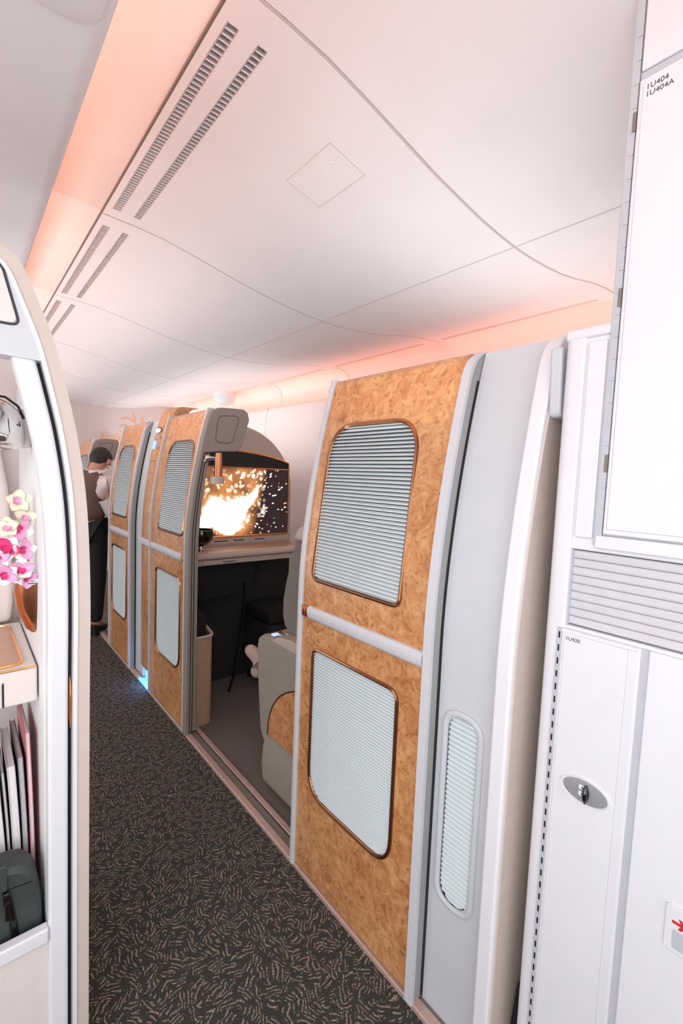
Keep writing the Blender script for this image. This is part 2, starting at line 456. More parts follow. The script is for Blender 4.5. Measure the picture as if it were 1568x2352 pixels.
# main ceiling: curved cross-section, panel joints as shallow grooves, slots left open for the grilles
CP = [(.433, 2.352), (.456, 2.351), (.481, 2.350), (.529, 2.348), (.551, 2.347), (.654, 2.338), (.762, 2.319), (.904, 2.29), (1.035, 2.263),
      (1.15, 2.245), (1.261, 2.229), (1.368, 2.219), (1.4765, 2.2135), (1.480, 2.2195), (1.4835, 2.2135), (1.54, 2.213), (1.595, 2.214), (1.702, 2.22),
      (1.827, 2.231), (1.952, 2.25), (2.05, 2.27), (2.142, 2.287), (2.261, 2.302), (2.385, 2.3105), (2.391, 2.311), (2.405, 2.312), (2.411, 2.3125), (2.439, 2.314)]
seams = [-.19, .885, 1.968, 3.055, 4.14, 5.22, 6.3]
bays = []                                         # (slot A start, end)
ys = {-.62: 0, 6.75: 0}
for s in seams:
    ys[s - .0045] = 0; ys[s] = .016; ys[s + .0045] = 0
slots = []
for a, b in zip(seams, seams[1:]):
    slots.append((a + .088, b - .062)); ys[a + .088] = 0; ys[b - .062] = 0
    for t in range(1, 8): ys[a + .088 + (b - a - .15) * t / 8] = 0
yk = sorted(ys)
mb = MB(); n = len(CP)
vs = [(x, y, z + ys[y]) for y in yk for (x, z) in CP]
fs = []
def inslot(yc): return any(a < yc < b for a, b in slots)
for i in range(len(yk) - 1):
    yc = (yk[i] + yk[i + 1]) / 2
    for j in range(n - 1):
        if inslot(yc) and j in (1, 3, 23, 25): continue
        fs.append((i * n + j, i * n + j + 1, (i + 1) * n + j + 1, (i + 1) * n + j))
mb.add(vs, fs)
mb.add([(x, y, z + .14) for y in (-.62, 6.75) for (x, z) in ((.433, 2.352), (1.48, 2.34), (2.439, 2.314))], [(0, 1, 4, 3), (1, 2, 5, 4)])
ceil = struct(build(mb, 'ceiling', 'ceiling', angle=50))

def ceil_z(x):
    for (a, za), (b, zb) in zip(CP, CP[1:]):
        if a <= x <= b: return za + (zb - za) * (x - a) / (b - a)
    return 2.3
for s in seams[1:]:                               # rubbery joint strips in the panel grooves
    xs = [CP[0][0] + (CP[-1][0] - CP[0][0]) * i / 80 for i in range(81)]
    mb = MB(); mb.loft([[(x, s - .0028, ceil_z(x) - .0006), (x, s + .0028, ceil_z(x) - .0006), (x, s + .0028, ceil_z(x) + .004), (x, s - .0028, ceil_z(x) + .004)] for x in xs])
    build(mb, 'panel_joint', 'seam', ceil)
mb = MB(); mb.box(1.4772, 1.4828, -.62, 6.75, 2.2128, 2.217); build(mb, 'panel_joint', 'seam', ceil)
def grille(x0, x1, y0, y1, label, pitch=.0165):
    z = ceil_z((x0 + x1) / 2)
    t = thing('air_vent', ((x0 + x1) / 2, y0, z), label, 'air vent', 'slatted air vents in the ceiling')
    mb = MB(); mb.box(x0 - .001, x1 + .001, y0 - .001, y1 + .001, z + .03, z + .034)
    for (a, b) in ((x0 - .003, x0), (x1, x1 + .003)): mb.box(a, b, y0 - .002, y1 + .002, z + .0005, z + .034)
    build(mb, 'duct', 'duct', t, smooth=False)
    k = int((y1 - y0) / pitch); mb = MB()
    for i in range(k + 1):
        y = y0 + (y1 - y0) * i / k
        mb.add([(x0, y - .003, z + .001), (x1, y - .003, z + .001), (x1, y + .0015, z + .001), (x0, y + .0015, z + .001),
                (x0, y + .006, z + .022), (x1, y + .006, z + .022), (x1, y + .0095, z + .022), (x0, y + .0095, z + .022)],
               [(0, 1, 2, 3), (4, 7, 6, 5), (0, 4, 5, 1), (3, 2, 6, 7), (0, 3, 7, 4), (1, 5, 6, 2)])
    o = build(mb, 'slat', 'ceiling', t, smooth=False); o['kind'] = 'stuff'
names = ['over the near end of the aisle', 'in the nearest full ceiling panel', 'in the second full ceiling panel', 'in the third full ceiling panel', 'in the fourth ceiling panel', 'in the last ceiling panel']
for i, (a, b) in enumerate(slots):
    if i == 0: continue
    grille(.456, .481, a, b, 'long slatted air vent nearest the glowing cove, ' + names[i])
    grille(.529, .551, a, b, 'long slatted air vent farther from the cove, ' + names[i])
for i, (a, b) in enumerate(slots):                # hairline outboard slits
    t = thing('slot_vent', (2.398, a, 2.311), 'thin twin slit vent along the outboard ceiling edge, ' + names[i], 'slot vent', 'outboard slit vents')
    for x in (2.388, 2.408):
        mb = MB(); mb.box(x - .0042, x + .0042, a, b, ceil_z(x) - .0008, ceil_z(x) + .009); build(mb, 'slit', 'duct', t, smooth=False)

# square access hatch in the ceiling
t = thing('access_panel', (.86, 1.16, 2.30), 'small square flush access hatch in the white ceiling panel', 'hatch')
a, b = (.796, 1.052), (.926, 1.269)
mb = MB(); N_ = 6; vs = []
for k in range(N_ + 1):
    x = a[0] + (b[0] - a[0]) * k / N_
    vs += [(x, a[1], ceil_z(x) - .0012), (x, b[1], ceil_z(x) - .0012), (x, b[1], ceil_z(x) + .004), (x, a[1], ceil_z(x) + .004)]
mb.loft([vs[i * 4:i * 4 + 4] for i in range(N_ + 1)]); build(mb, 'hatch_door', 'ceiling', t, bevel=.001)
e_ = [(a[0], a[1]), (b[0], a[1]), (b[0], b[1]), (a[0], b[1])]
mb = MB(); mb.tube([(x, y, ceil_z(x) - .0005) for x, y in e_], .0017, 6, closed=True, up=(0, 0, 1)); build(mb, 'seam_line', 'seam', t)
mb = MB(); mb.lathe([(.0001, -.0045), (.004, -.0045), (.004, 0)], (.84, 1.10, ceil_z(.84)), 12); build(mb, 'latch_dot', 'ceiling', t)

# lowered inboard soffit with a hidden light trough, and the glowing cove above it
sof = [(-2.2, 2.15), (.185, 2.15), (.205, 2.153), (.2155, 2.162), (.2175, 2.174), (.2155, 2.185), (.205, 2.188), (.19, 2.184), (.16, 2.172), (-2.2, 2.172)]
mb = MB(); mb.extrude(sof, 'y', -.3, 6.75); struct(build(mb, 'ceiling', 'soffit', angle=60))
cv = [(.433, 2.360), (.40, 2.363), (.33, 2.366), (.22, 2.362), (.12, 2.345), (.04, 2.315), (-.01, 2.27), (-.03, 2.20), (-.03, 2.172)]
gy = [-.3]
for s in seams: gy += [s - .003, s, s + .003]
gy += [6.75]; gy = sorted(y for y in gy if y >= -.3)
mb = MB(); mb.loft([[(x, y, z + (.005 if y in seams else 0)) for (x, z) in cv] for y in gy], closed=False, caps=False)
struct(build(mb, 'trim_2', 'cove', angle=60))
mb = MB(); mb.box(.428, .434, -.3, 6.75, 2.353, 2.361); struct(build(mb, 'trim_3', 'taupe_dark', smooth=False))
led = thing('cove_light', (.06, 3.2, 2.18), 'orange light strip hidden above the inboard soffit', 'cove light')
mb = MB(); mb.box(.05, .075, -.25, 6.7, 2.176, 2.186); build(mb, 'light_strip', 'led_orange', led, smooth=False)
# large rounded lens on the soffit, top left corner
t = thing('ceiling_lamp', (.05, .8, 2.148), 'rounded flush lamp lens in the lowered soffit, top left', 'ceiling lamp')
pl = rquad([(-.35, .45), (.198, .45), (.198, .945), (-.35, .945)], [.06] * 4)
mb = MB(); mb.loft([[(x, y, 2.151) for x, y in pl], [(x, y, 2.147) for x, y in pl],
                    [(.0 + (x) * .93 - .005, .7 + (y - .7) * .93, 2.139) for x, y in pl]]); build(mb, 'lens', 'soffit', t, angle=25)

# outboard cove: glowing strip between ceiling edge and the sidewall lining
mb = MB()
cv2 = [(2.442, 2.318), (2.50, 2.325), (2.56, 2.312), (2.60, 2.28), (2.62, 2.22), (2.62, 2.04)]
mb.loft([[(x, y, z - (.004 if y in seams else 0)) for (x, z) in cv2] for y in sorted([-.3] + [s + d for s in seams for d in (-.004, 0, .004)] + [6.75])], closed=False, caps=False)
struct(build(mb, 'trim_4', 'cove', angle=60))
for s in seams[1:]:
    mb = MB(); mb.tube([(x - .004, s, z - .004) for (x, z) in cv2], .006, 6); struct(build(mb, 'trim_5', 'cove'))
mb = MB()
wl = [(2.54, 2.03), (2.52, 2.075), (2.50, 2.092), (2.47, 2.085), (2.452, 2.05), (2.44, 1.98), (2.425, 1.8), (2.41, 1.5), (2.40, 1.2), (2.40, 0.0), (2.46, 0.0), (2.50, 1.5)]
mb.extrude(wl, 'y', -.3, 6.75); wr = struct(build(mb, 'wall_right', 'lining_white', angle=50))
for s in seams[2:6]:
    mb = MB(); mb.tube([(x - .002, s, z) for (x, z) in wl[3:8]], .004, 6); build(mb, 'panel_joint', 'soffit', wr)
led = thing('cove_light', (2.57, 3.2, 2.05), 'orange light strip hidden behind the top of the outboard wall lining', 'cove light')
mb = MB(); mb.box(2.555, 2.595, -.25, 6.7, 2.035, 2.05); build(mb, 'light_strip', 'led_orange_soft', led, smooth=False)

# forward bulkhead with the gold lettering
mb = MB(); mb.box(-2.2, 2.62, 6.75, 6.85, 0, 2.4); struct(build(mb, 'wall_front', 'pinkish', smooth=False))
t = thing('wall_lettering', (1.47, 6.748, 1.80), 'gold airline lettering mounted on the pale forward bulkhead', 'lettering')
text('Emirates', .145, on_y(1.465, 6.746, 1.785), 'letters', 'logo_gold', t, depth=.003)
t = thing('wall_emblem', (1.78, 6.748, 1.90), 'gold calligraphy emblem above the lettering on the forward bulkhead', 'emblem')
mb = MB()
def stroke(pts, r): mb.tube([(1.690 + .00128 * (u - 850), 6.745, 2.17 - .00128 * (v - 150) * .86) for (u, v) in pts], r, 6)
for pts, r in (([(985, 160), (1000, 200), (1010, 280)], .011), ([(1075, 190), (1080, 300), (1070, 420), (1065, 520)], .012), ([(870, 240), (930, 215), (990, 260)], .008),
               ([(870, 330), (915, 305), (960, 340), (900, 365)], .009), ([(860, 400), (940, 410), (1040, 410), (1100, 395)], .010), ([(1140, 400), (1170, 380), (1200, 395), (1150, 425)], .010),
               ([(870, 460), (920, 450), (970, 470)], .008), ([(845, 500), (870, 535), (930, 550), (990, 545)], .011), ([(1130, 460), (1120, 500), (1100, 520)], .008)): stroke(pts, r)
build(mb, 'calligraphy', 'logo_gold', t)

# ================================================================== SUITE DOORS
def door(y0, flip, label):
    y1 = y0 + .55
    def Y(t): return y0 + t if not flip else y1 - t
    def poly(c, r):
        pts = rquad([(Y(a), b) for a, b in c], r)
        return pts
    t = thing('suite_door', (.92, y0 + .275, .014), label, 'door', 'sliding burl wood suite doors')
    up = poly([(.098, 1.057), (.492, 1.057), (.492, 1.572), (.112, 1.572)], [.03, .03, .10, .11])
    lo = poly([(.088, .312), (.474, .312), (.474, .826), (.088, .826)], [.085, .10, .035, .035])
    mb = holed_panel(MB(), y0, y1, .02, 1.715, .905, .022, [up, lo])
    build(mb, 'panel', 'burl', t, angle=30)
    mb = MB()
    cap = [(.905 + P(1.715), 1.715), (.909 + P(1.715), 1.726), (.918 + P(1.715), 1.733), (.930 + P(1.715), 1.735), (.930 + P(1.715), 1.715)]
    mb.extrude(cap, 'y', y0, y1); build(mb, 'top_edge', 'burl', t, angle=70)
    # pull rail across the middle, with its copper end stud
    e0, e1 = (Y(.004), Y(.500)); e0, e1 = min(e0, e1), max(e0, e1)
    rp = [(.9055, .920), (.899, .922), (.893, .931), (.892, .952), (.897, .963), (.9055, .966)]
    mb = MB(); mb.extrude(rp, 'y', e0, e1); build(mb, 'rail', 'rim_grey', t, bevel=.002)
    s0, s1 = sorted((Y(.502), Y(.537)))
    mb = MB(); k = 6
    for i in range(k):
        ya = s0 + (s1 - s0) * i / k; yb = s0 + (s1 - s0) * (i + .8) / k
        mb.extrude([(.9055, .922), (.895 + .002 * (i % 2), .926), (.893 + .003 * (i % 2), .944), (.896, .96), (.9055, .962)], 'y', ya, yb)
    build(mb, 'end_stud', 'copper', t, bevel=.0015)
    for nm, pl, pitch in (('upper', up, .0113), ('lower', lo, .0096)):
        f = build(ring(pl, .9045, .0062), 'window_frame', 'bronze', t)
        build(ring(pl, .901, .0026), 'bright_bead', 'gold', f)
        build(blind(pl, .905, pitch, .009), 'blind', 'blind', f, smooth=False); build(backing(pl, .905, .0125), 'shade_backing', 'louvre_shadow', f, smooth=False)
    a, b = sorted((Y(.539), Y(.560)))
    mb = MB(); mb.post(a, b, .894, .930, .004, 1.738, 24); build(mb, 'edge_trim', 'rim_grey', t, bevel=.005, seg=3)
    return t
door(.715, False, 'tall burl wood suite door nearest the camera, beside the grey fixed panel')
d2 = door(2.31, True, 'burl wood suite door on the far side of the open doorway')
d3 = door(3.315, False, 'burl wood suite door beside the steward, beyond the divider column')
d4 = dup(d2, (0, 2.6, 0), 'farthest burl wood suite door, behind the steward\'s head'); d4.scale.z = .968

# posts, fixed side panels, wings -------------------------------------------------
def wing_outline(x0, top, back):
    pts = [(x0, .0)]
    for i in range(25):
        z = .9 + (top - .085 - .9) * i / 24; pts.append((x0 + P(z), z))
    zt = top - .085; xe = x0 + P(zt); sl = (P(zt) - P(zt - .02)) / .02
    cx_ = xe + sl * .085
    for i in range(1, 10):
        u = i / 9; pts.append(((1 - u) ** 2 * xe + 2 * u * (1 - u) * cx_ + u * u * (cx_ + .075), (1 - u) ** 2 * zt + 2 * u * (1 - u) * top + u * u * top))
    return pts
def post(y, label):
    t = thing('door_post', (.92, y + .02, 0), label, 'post', 'grey door posts of the suites')
    o = wing_outline(.893, 1.742, 0); xt = o[-1][0]
    poly = o + [(xt + .06, 1.728), (xt + .10, 1.705), (xt + .10, 1.69), (xt + .02, 1.66)] + [(x + .052, z) for (x, z) in reversed(o[:25])]
    mb = MB(); mb.extrude([(x, z) for x, z in poly], 'y', y, y + .0235)
    mb2 = MB(); mb2.v = [(x, yy, max(z, .012)) for x, yy, z in mb.v]; mb2.f = mb.f
    build(mb2, 'post_body', 'post_shade_grey', t, bevel=.003, seg=3)  # shade of the side face is painted in as a darker grey
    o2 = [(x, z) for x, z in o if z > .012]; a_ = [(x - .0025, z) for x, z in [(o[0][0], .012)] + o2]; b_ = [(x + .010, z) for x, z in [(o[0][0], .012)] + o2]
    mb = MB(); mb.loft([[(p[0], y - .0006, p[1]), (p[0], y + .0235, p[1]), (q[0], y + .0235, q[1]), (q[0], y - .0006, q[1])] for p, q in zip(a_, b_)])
    build(mb, 'lit_front_strip', 'rim_grey', t, bevel=.0035, seg=3)  # lit front of the same post, split off to keep a lighter grey
    mb = MB(); mb.post(y - .002, y + .001, .928, .942, .02, 1.66, 18); build(mb, 'seal', 'black', t, smooth=False)
    return t
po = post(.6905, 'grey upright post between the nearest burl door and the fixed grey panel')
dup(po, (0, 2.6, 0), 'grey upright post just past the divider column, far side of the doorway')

def side_panel(y0, y1, label, window=True):
    t = thing('side_panel', (.945, (y0 + y1) / 2, 0), label, 'panel', 'fixed grey side panels of the suites')
    pl = rquad([(.655, .335), (.572, .335), (.572, .822), (.655, .822)], [.04] * 4)
    pl = [(y + y0 - .515, z) for y, z in pl]
    mb = holed_panel(MB(), y0, y1, .0, 1.735, .936, .02, [pl] if window else []); build(mb, 'panel', 'panel_grey', t, angle=30)
    if not window: return t
    f = build(ring([( (y0 + .0985) + (y - y0 - .0985) * 1.22, .5785 + (z - .5785) * 1.035) for y, z in pl], .934, .0085, flat=.5), 'vent_frame', 'panel_grey', t)
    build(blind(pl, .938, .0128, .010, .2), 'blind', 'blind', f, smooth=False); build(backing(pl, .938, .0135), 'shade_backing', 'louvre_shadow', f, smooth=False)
    return t
sp = side_panel(.515, .688, 'plain light grey fixed panel with a slim pill-shaped blind, nearest')
side_panel(3.115, 3.288, 'narrow strip of grey fixed panel beyond the divider column', False)

def wing(y0, th, label, bracket, rimm='rim_grey', face='taupe', x0=.893, top=1.742, depth=.3):
    t = thing('partition_wing', (x0 + .1, y0 + th / 2, 0), label, 'partition', 'curved partition wings')
    o = wing_outline(x0, top, 0); xt = o[-1][0]
    if bracket:
        tail = [(xt + .11, top + .004), (xt + .135, top - .012), (xt + .145, top - .05), (xt + .10, top - .2), (xt + .07, top - .225), (xt - .03, top - .232)]
        inner = [(x + .022, z) for (x, z) in reversed(o) if z < top - .24]
        poly = o + tail + inner
    else:
        poly = o + [(xt + .05, top - .012), (xt + .085, top - .04), (xt + depth, top - .05), (xt + depth, 0)]
    mb = MB(); mb.extrude(poly, 'y', y0, y0 + th); build(mb, 'rim', rimm, t, bevel=.007, seg=3)
    if bracket:
        c = [(xt - .035, top - .045), (xt + .085, top - .035), (xt + .045, top - .185), (xt - .055, top - .185)]
        pl = rquad(c, [.03] * 4, 6)
        mb = MB(); mb.tube([(x, y0 - .0005, z) for x, z in pl], .0032, 6, closed=True, up=(0, 1, 0)); build(mb, 'inset_line', 'taupe_dark', t)
        cx = sum(p[0] for p in pl) / len(pl); cz = sum(p[1] for p in pl) / len(pl)
        mb = MB(); mb.extrude([(cx + (x - cx) * .93, cz + (z - cz) * .95) for x, z in pl], 'y', y0 - .003, y0 + .001); build(mb, 'inset_pad', face, t, bevel=.001)
        # door pocket lips behind the rim
        mb = MB(); mb.post(y0 + .004, y0 + th, x0 + .026, x0 + .034, .02, top - .245, 18); mb.post(y0 + .008, y0 + th, x0 + .040, x0 + .058, .02, top - .245, 18)
        build(mb, 'door_pocket', 'wing_taupe', t, bevel=.002)
        mb = MB(); mb.post(y0 + .014, y0 + .016, x0 + .02, x0 + .046, .02, top - .26, 18); build(mb, 'pocket_gap', 'black', t, smooth=False)
    else:
        q = [(x + .012, z) for x, z in o[:26]]
        q += [(xt + .0, top - .05), (xt + .05, top - .03), (xt + .085, top - .055), (xt + depth - .01, top - .065), (xt + depth - .01, .0)]
        mb = MB(); mb.extrude(q, 'y', y0 - .004, y0 + .01); build(mb, 'face_panel', face, t, angle=30)
    return t
w1 = wing(.477, .038, 'white rimmed curved partition wing beside the white galley cabinet', False, 'rim_white', 'wing_beige')
mb = MB(); mb.extrude(rquad([(.967, 1.545), (1.13, 1.545), (1.13, 1.69), (.955, 1.69)], [.015] * 4), 'y', .448, .474)
mo = build(mb, 'wall_unit', 'panel_grey', w1, bevel=.006)
mb = MB(); mb.extrude(rquad([(1.015, 1.575), (1.10, 1.575), (1.10, 1.66), (1.015, 1.66)], [.01] * 4), 'y', .444, .4485); build(mb, 'unit_screen', 'black', mo)
w2 = wing(2.255, .05, 'taupe curved partition wing with inset trapezoid pad, at the open doorway', True, 'wing_taupe', 'wing_taupe')
w4 = dup(w2, (0, 2.6, 0), 'farthest taupe partition wing with inset pad, behind the steward'); w4.scale.z = .965

# divider column with the call plate between two suites
t = thing('divider_column', (.98, 2.98, 0), 'burl wood divider column with call lights, between two suite doors', 'column')
YA, YB = 2.872, 3.112
def col_rings(z0, z1, n, bulge=.022, xb=.920):
    rings = []
    for i in range(n + 1):
        z = z0 + (z1 - z0) * i / n; r = []
        for k in range(9):
            u = k / 8; r.append((xb + P(z) - bulge * math.sin(math.pi * u) ** .8, YA + (YB - YA) * u, z))
        r += [(xb + P(z) + .09, YB, z), (xb + P(z) + .09, YA, z)]; rings.append(r)
    return rings
mb = MB(); mb.loft(col_rings(.115, 1.465, 20, .012)); build(mb, 'lower_body', 'burl', t, angle=50)
rings = col_rings(1.462, 1.745, 10, .026)
for i in range(1, 7):
    a = i / 6 * math.pi / 2; b0 = rings[10]
    rings.append([(x + .075 * (1 - math.cos(a)), y, z + .06 * math.sin(a)) for (x, y, z) in b0])
mb = MB(); mb.loft(rings); build(mb, 'upper_cap', 'burl', t, angle=50)
mb = MB(); mb.extrude([(.935, .920), (.902, .924), (.898, .95), (.902, .962), (.935, .966)], 'y', YA, YB); build(mb, 'rail', 'rim_grey', t, bevel=.002)
def plate(zc, pts, m, nm, d=.004):                # flat emblem pieces on the column's upper face
    mb = MB(); rr = []
    for dd in (.006, -d):
        rr.append([(.920 + P(zc + v) - .026 * max(0, math.sin(math.pi * min(1, max(0, (u + .12) / .24)))) ** .8 + dd, 2.992 + u, zc + v) for u, v in pts])
    mb.loft(rr); return build(mb, nm, m, t, smooth=False)
ell = lambda a, b, n=20, s=0, e=2 * math.pi: [(a * math.cos(s + (e - s) * k / n), b * math.sin(s + (e - s) * k / n)) for k in range(n + (0 if e - s > 6.2 else 1))]
plate(1.655, ell(.052, .02), 'dark_chrome', 'lamp_ring'); plate(1.652, ell(.040, .014), 'white_lens', 'reading_lens', .007)
plate(1.610, [(-.052, -.010), (.052, -.010), (.052, .010), (-.052, .010)], 'hinge_grey', 'display_plate')
plate(1.560, [(u + .016, v) for u, v in ell(.034, .026, 12, -math.pi / 2, math.pi / 2)], 'teal_light', 'call_light')
plate(1.560, [(-.004, -.026), (.014, -.026), (.014, .026), (-.004, .026)], 'white_lens', 'light_divider')
plate(1.562, [(u - .006, v) for u, v in ell(.034, .024, 12, math.pi / 2, 1.5 * math.pi)], 'blue_lens', 'call_light')
mb = MB(); mb.post(2.860, 2.872, .890, .93, .012, 1.745, 24); build(mb, 'side_trim', 'rim_grey', t, bevel=.003)
t2 = thing('step_light', (.95, 2.98, 0), 'blue glowing floor step light in the gap under the divider column', 'step light')
mb = MB(); mb.box(.945, .96, 2.875, 3.10, .004, .105); build(mb, 'lit_panel', 'step_light', t2, bevel=.004)
mb = MB(); mb.box(.90, .945, 2.875, 3.10, .0, .006); build(mb, 'lit_tread', 'step_light', t2, bevel=.002)
pt = bpy.data.lights.new('step_glow', 'POINT'); pt.energy = .35; pt.color = (.35, .6, 1); pt.shadow_soft_size = .03
po_ = bpy.data.objects.new('step_glow', pt); COL.objects.link(po_); po_.location = (.925, 2.99, .06)

# ================================================================== OPEN SUITE: media wall
t = thing('media_wall', (1.45, 2.82, 0), 'taupe arched media wall at the front of the open suite', 'media wall')
arch = [(.99, .0), (.99, 1.60)] + [(.99 + .36 * (1 - math.cos(a)), 1.60 + .125 * math.sin(a)) for a in [i / 8 * math.pi / 2 for i in range(1, 9)]]
for i in range(1, 15):
    a = math.pi / 2 - i / 14 * math.pi / 2
    arch.append((1.42 + .455 * math.cos(a), 1.30 + .425 * math.sin(a)))
arch += [(1.88, .9), (1.885, 0.0)]
mb = MB(); mb.extrude(arch, 'y', 2.80, 2.855); build(mb, 'arched_panel', 'taupe', t, bevel=.012, seg=3, angle=30)
mb = MB(); mb.box(1.0, 1.86, 2.7965, 2.802, .93, .968); build(mb, 'base_strip', 'beige', t, bevel=.003)
for a, b in ((1.42, 1.50), (1.58, 1.66), (1.28, 1.38)):
    mb = MB(); mb.box(a, b, 2.7955, 2.798, .945, .951); build(mb, 'port_slot', 'black', t, smooth=False)
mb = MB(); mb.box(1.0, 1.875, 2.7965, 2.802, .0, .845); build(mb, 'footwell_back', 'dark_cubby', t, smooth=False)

tv = thing('television', (1.46, 2.79, .98), 'wide television showing a burst of golden sparks', 'television')
X0, X1, Z0, Z1 = 1.085, 1.838, .983, 1.436
mb = MB(); mb.box(X0, X1, 2.784, 2.796, Z0, Z1 + .002)
arcz = lambda x: 1.462 + .095 * math.sin(math.acos(max(-1, min(1, (x - 1.30) / .60)))) - .0
hood = [(X0, Z1), (X1, Z1)] + [(X1 - (X1 - X0) * i / 20, 1.405 + .145 * math.sqrt(max(0, 1 - ((X1 - (X1 - X0) * i / 20 - 1.32) / .62) ** 2))) for i in range(21)]
mb.extrude(hood, 'y', 2.788, 2.796); build(mb, 'housing', 'black', tv, smooth=False)
mb = MB(); mb.tube([(x, 2.786, z) for x, z in hood[2:]], .007, 8); mb.tube([(X0, 2.783, Z1 + .004), (X1, 2.783, Z1 + .004)], .005, 8)
mb.tube([(X1, 2.786, hood[2][1]), (X1, 2.783, Z1), (X1, 2.783, Z0)], .005, 8); mb.tube([(X0, 2.783, Z0 - .002), (X1, 2.783, Z0 - .002)], .006, 8)
build(mb, 'gold_bezel', 'gold', tv)
# the picture: sparks and bokeh, held as colours on a fine grid of the screen's own surface
GX, GZ = 300, 180
random.seed(3)
sparks = []
for i in range(150):
    u = random.random(); v = random.random()
    sparks.append((u, v, random.uniform(.006, .013), random.uniform(0, 3.1), random.uniform(1, 3), random.random()))
def fbm(x, y, s=0):
    from mathutils import noise
    return noise.fractal(Vector((x, y, s)), 1.0, 2.0, 4)
glow = []
for i in range(170):
    u = max(.0, min(.74, random.gauss(.42, .22))); v = random.uniform(.02, .98)
    if u > .58 and v < .25: continue
    glow.append((u, v, random.uniform(.014, .040), random.uniform(.3, 1.2)))
core = [(.40, .30, .17), (.33, .22, .15), (.47, .40, .12), (.28, .36, .15), (.56, .50, .09), (.62, .58, .07), (.20, .28, .12), (.38, .14, .1), (.24, .48, .07), (.66, .66, .05), (.52, .46, .1), (.15, .12, .09)]
img = []
for j in range(GZ):
    v = j / (GZ - 1)
    for i in range(GX):
        u = i / (GX - 1); a = 1.66
        n = fbm(u * 5 + 3, v * 4, .3)
        h = 0
        for (cu, cv_, r) in core:
            d = math.hypot((u - cu) * a, v - cv_) / (r * 1.6)
            h += math.exp(-(d * d) * 1.9)
        h = max(0, h * .85 + .55 * n * (1 if h > .06 else 0))
        edge = max(0, min(1, (.70 - u + .12 * (v - .4)) / .10))
        om = max(0, .62 + .7 * n) * edge * (1 if v > .1 else .4 + 6 * v)
        c = [.020 + .50 * om, .010 + .19 * om, .012 + .05 * om]
        k1 = min(1, h * 1.6); k2 = max(0, min(1, (h - .38) / .45))
        c = [c[0] * (1 - k1) + k1 * (.62 + .43 * k2), c[1] * (1 - k1) + k1 * (.27 + .75 * k2), c[2] * (1 - k1) + k1 * (.09 + .9 * k2)]
        for (gu, gv, r, b) in glow:
            d = math.hypot((u - gu) * a, v - gv)
            if d < r:
                k = b * (1 if d < r * .75 else (r - d) / (r * .25)); c = [c[0] + k * .70, c[1] + k * .55, c[2] + k * .45]
        for (su, sv, r, an, el, hue) in sparks:
            if su < .52: continue
            dx, dy = (u - su) * a, v - sv
            if abs(dx) > .05 or abs(dy) > .05: continue
            an = math.atan2(sv - .35, (su - .4) * a)
            p, q = dx * math.cos(an) + dy * math.sin(an), -dx * math.sin(an) + dy * math.cos(an)
            if (p / (r * el * .8)) ** 2 + (q / r) ** 2 < 1:
                c = [1.0, .42, .2] if hue < .3 else [1.0, .85, .78]
        img.append(tuple(min(1.15, x) for x in c))
mb = MB()
mb.add([(X0 + .004 + (X1 - X0 - .008) * i / (GX - 1), 2.7835, Z0 + (Z1 - Z0) * j / (GZ - 1)) for j in range(GZ) for i in range(GX)],
       [(j * GX + i, j * GX + i + 1, (j + 1) * GX + i + 1, (j + 1) * GX + i) for j in range(GZ - 1) for i in range(GX - 1)])
me = bpy.data.meshes.new('screen'); off = wloc(tv)
me.from_pydata([tuple(Vector(v) - off) for v in mb.v], [], mb.f)
ca = me.color_attributes.new('picture', 'FLOAT_COLOR', 'POINT')
ca.data.foreach_set('color', [x for c in img for x in (c[0], c[1], c[2], 1.0)])
me.materials.append(M['screen'])
o = bpy.data.objects.new('screen', me); COL.objects.link(o); o.parent = tv

ct = thing('counter_shelf', (1.45, 2.68, .83), 'wood topped counter with a beige rolled edge and drawer, below the television', 'counter')
mb = MB(); mb.box(.985, 1.868, 2.60, 2.792, .898, .917); build(mb, 'wood_top', 'rose_tray', ct, bevel=.003)
pf = [(2.615, .917), (2.595, .918), (2.575, .911), (2.562, .897), (2.562, .884), (2.572, .874), (2.585, .871), (2.585, .838), (2.615, .838)]
mb = MB(); mb.extrude(pf, 'x', .985, 1.868); mb.box(.985, 1.868, 2.61, 2.79, .838, .90); build(mb, 'counter_body', 'beige', ct, angle=40)
mb = MB(); mb.box(1.11, 1.44, 2.577, 2.60, .842, .870); dr = build(mb, 'drawer', 'beige', ct, bevel=.003)
mb = MB(); mb.box(1.24, 1.33, 2.574, 2.578, .850, .857); build(mb, 'drawer_pull', 'taupe_dark', dr, bevel=.001)

b = thing('glass_bowl', (1.13, 2.63, .917), 'tinted glass bowl on a chrome foot standing on the counter', 'bowl')
mb = MB(); mb.lathe([(.012, .03), (.04, .038), (.066, .07), (.074, .11), (.071, .135), (.068, .135), (.070, .11), (.062, .073), (.038, .043), (.001, .036)], (1.13, 2.65, .917), 28); build(mb, 'bowl', 'dark_chrome', b)
mb = MB(); mb.lathe([(.0005, 0), (.04, 0), (.04, .006), (.013, .012), (.012, .032), (.0005, .032)], (1.13, 2.65, .917), 24); build(mb, 'foot', 'chrome', b)

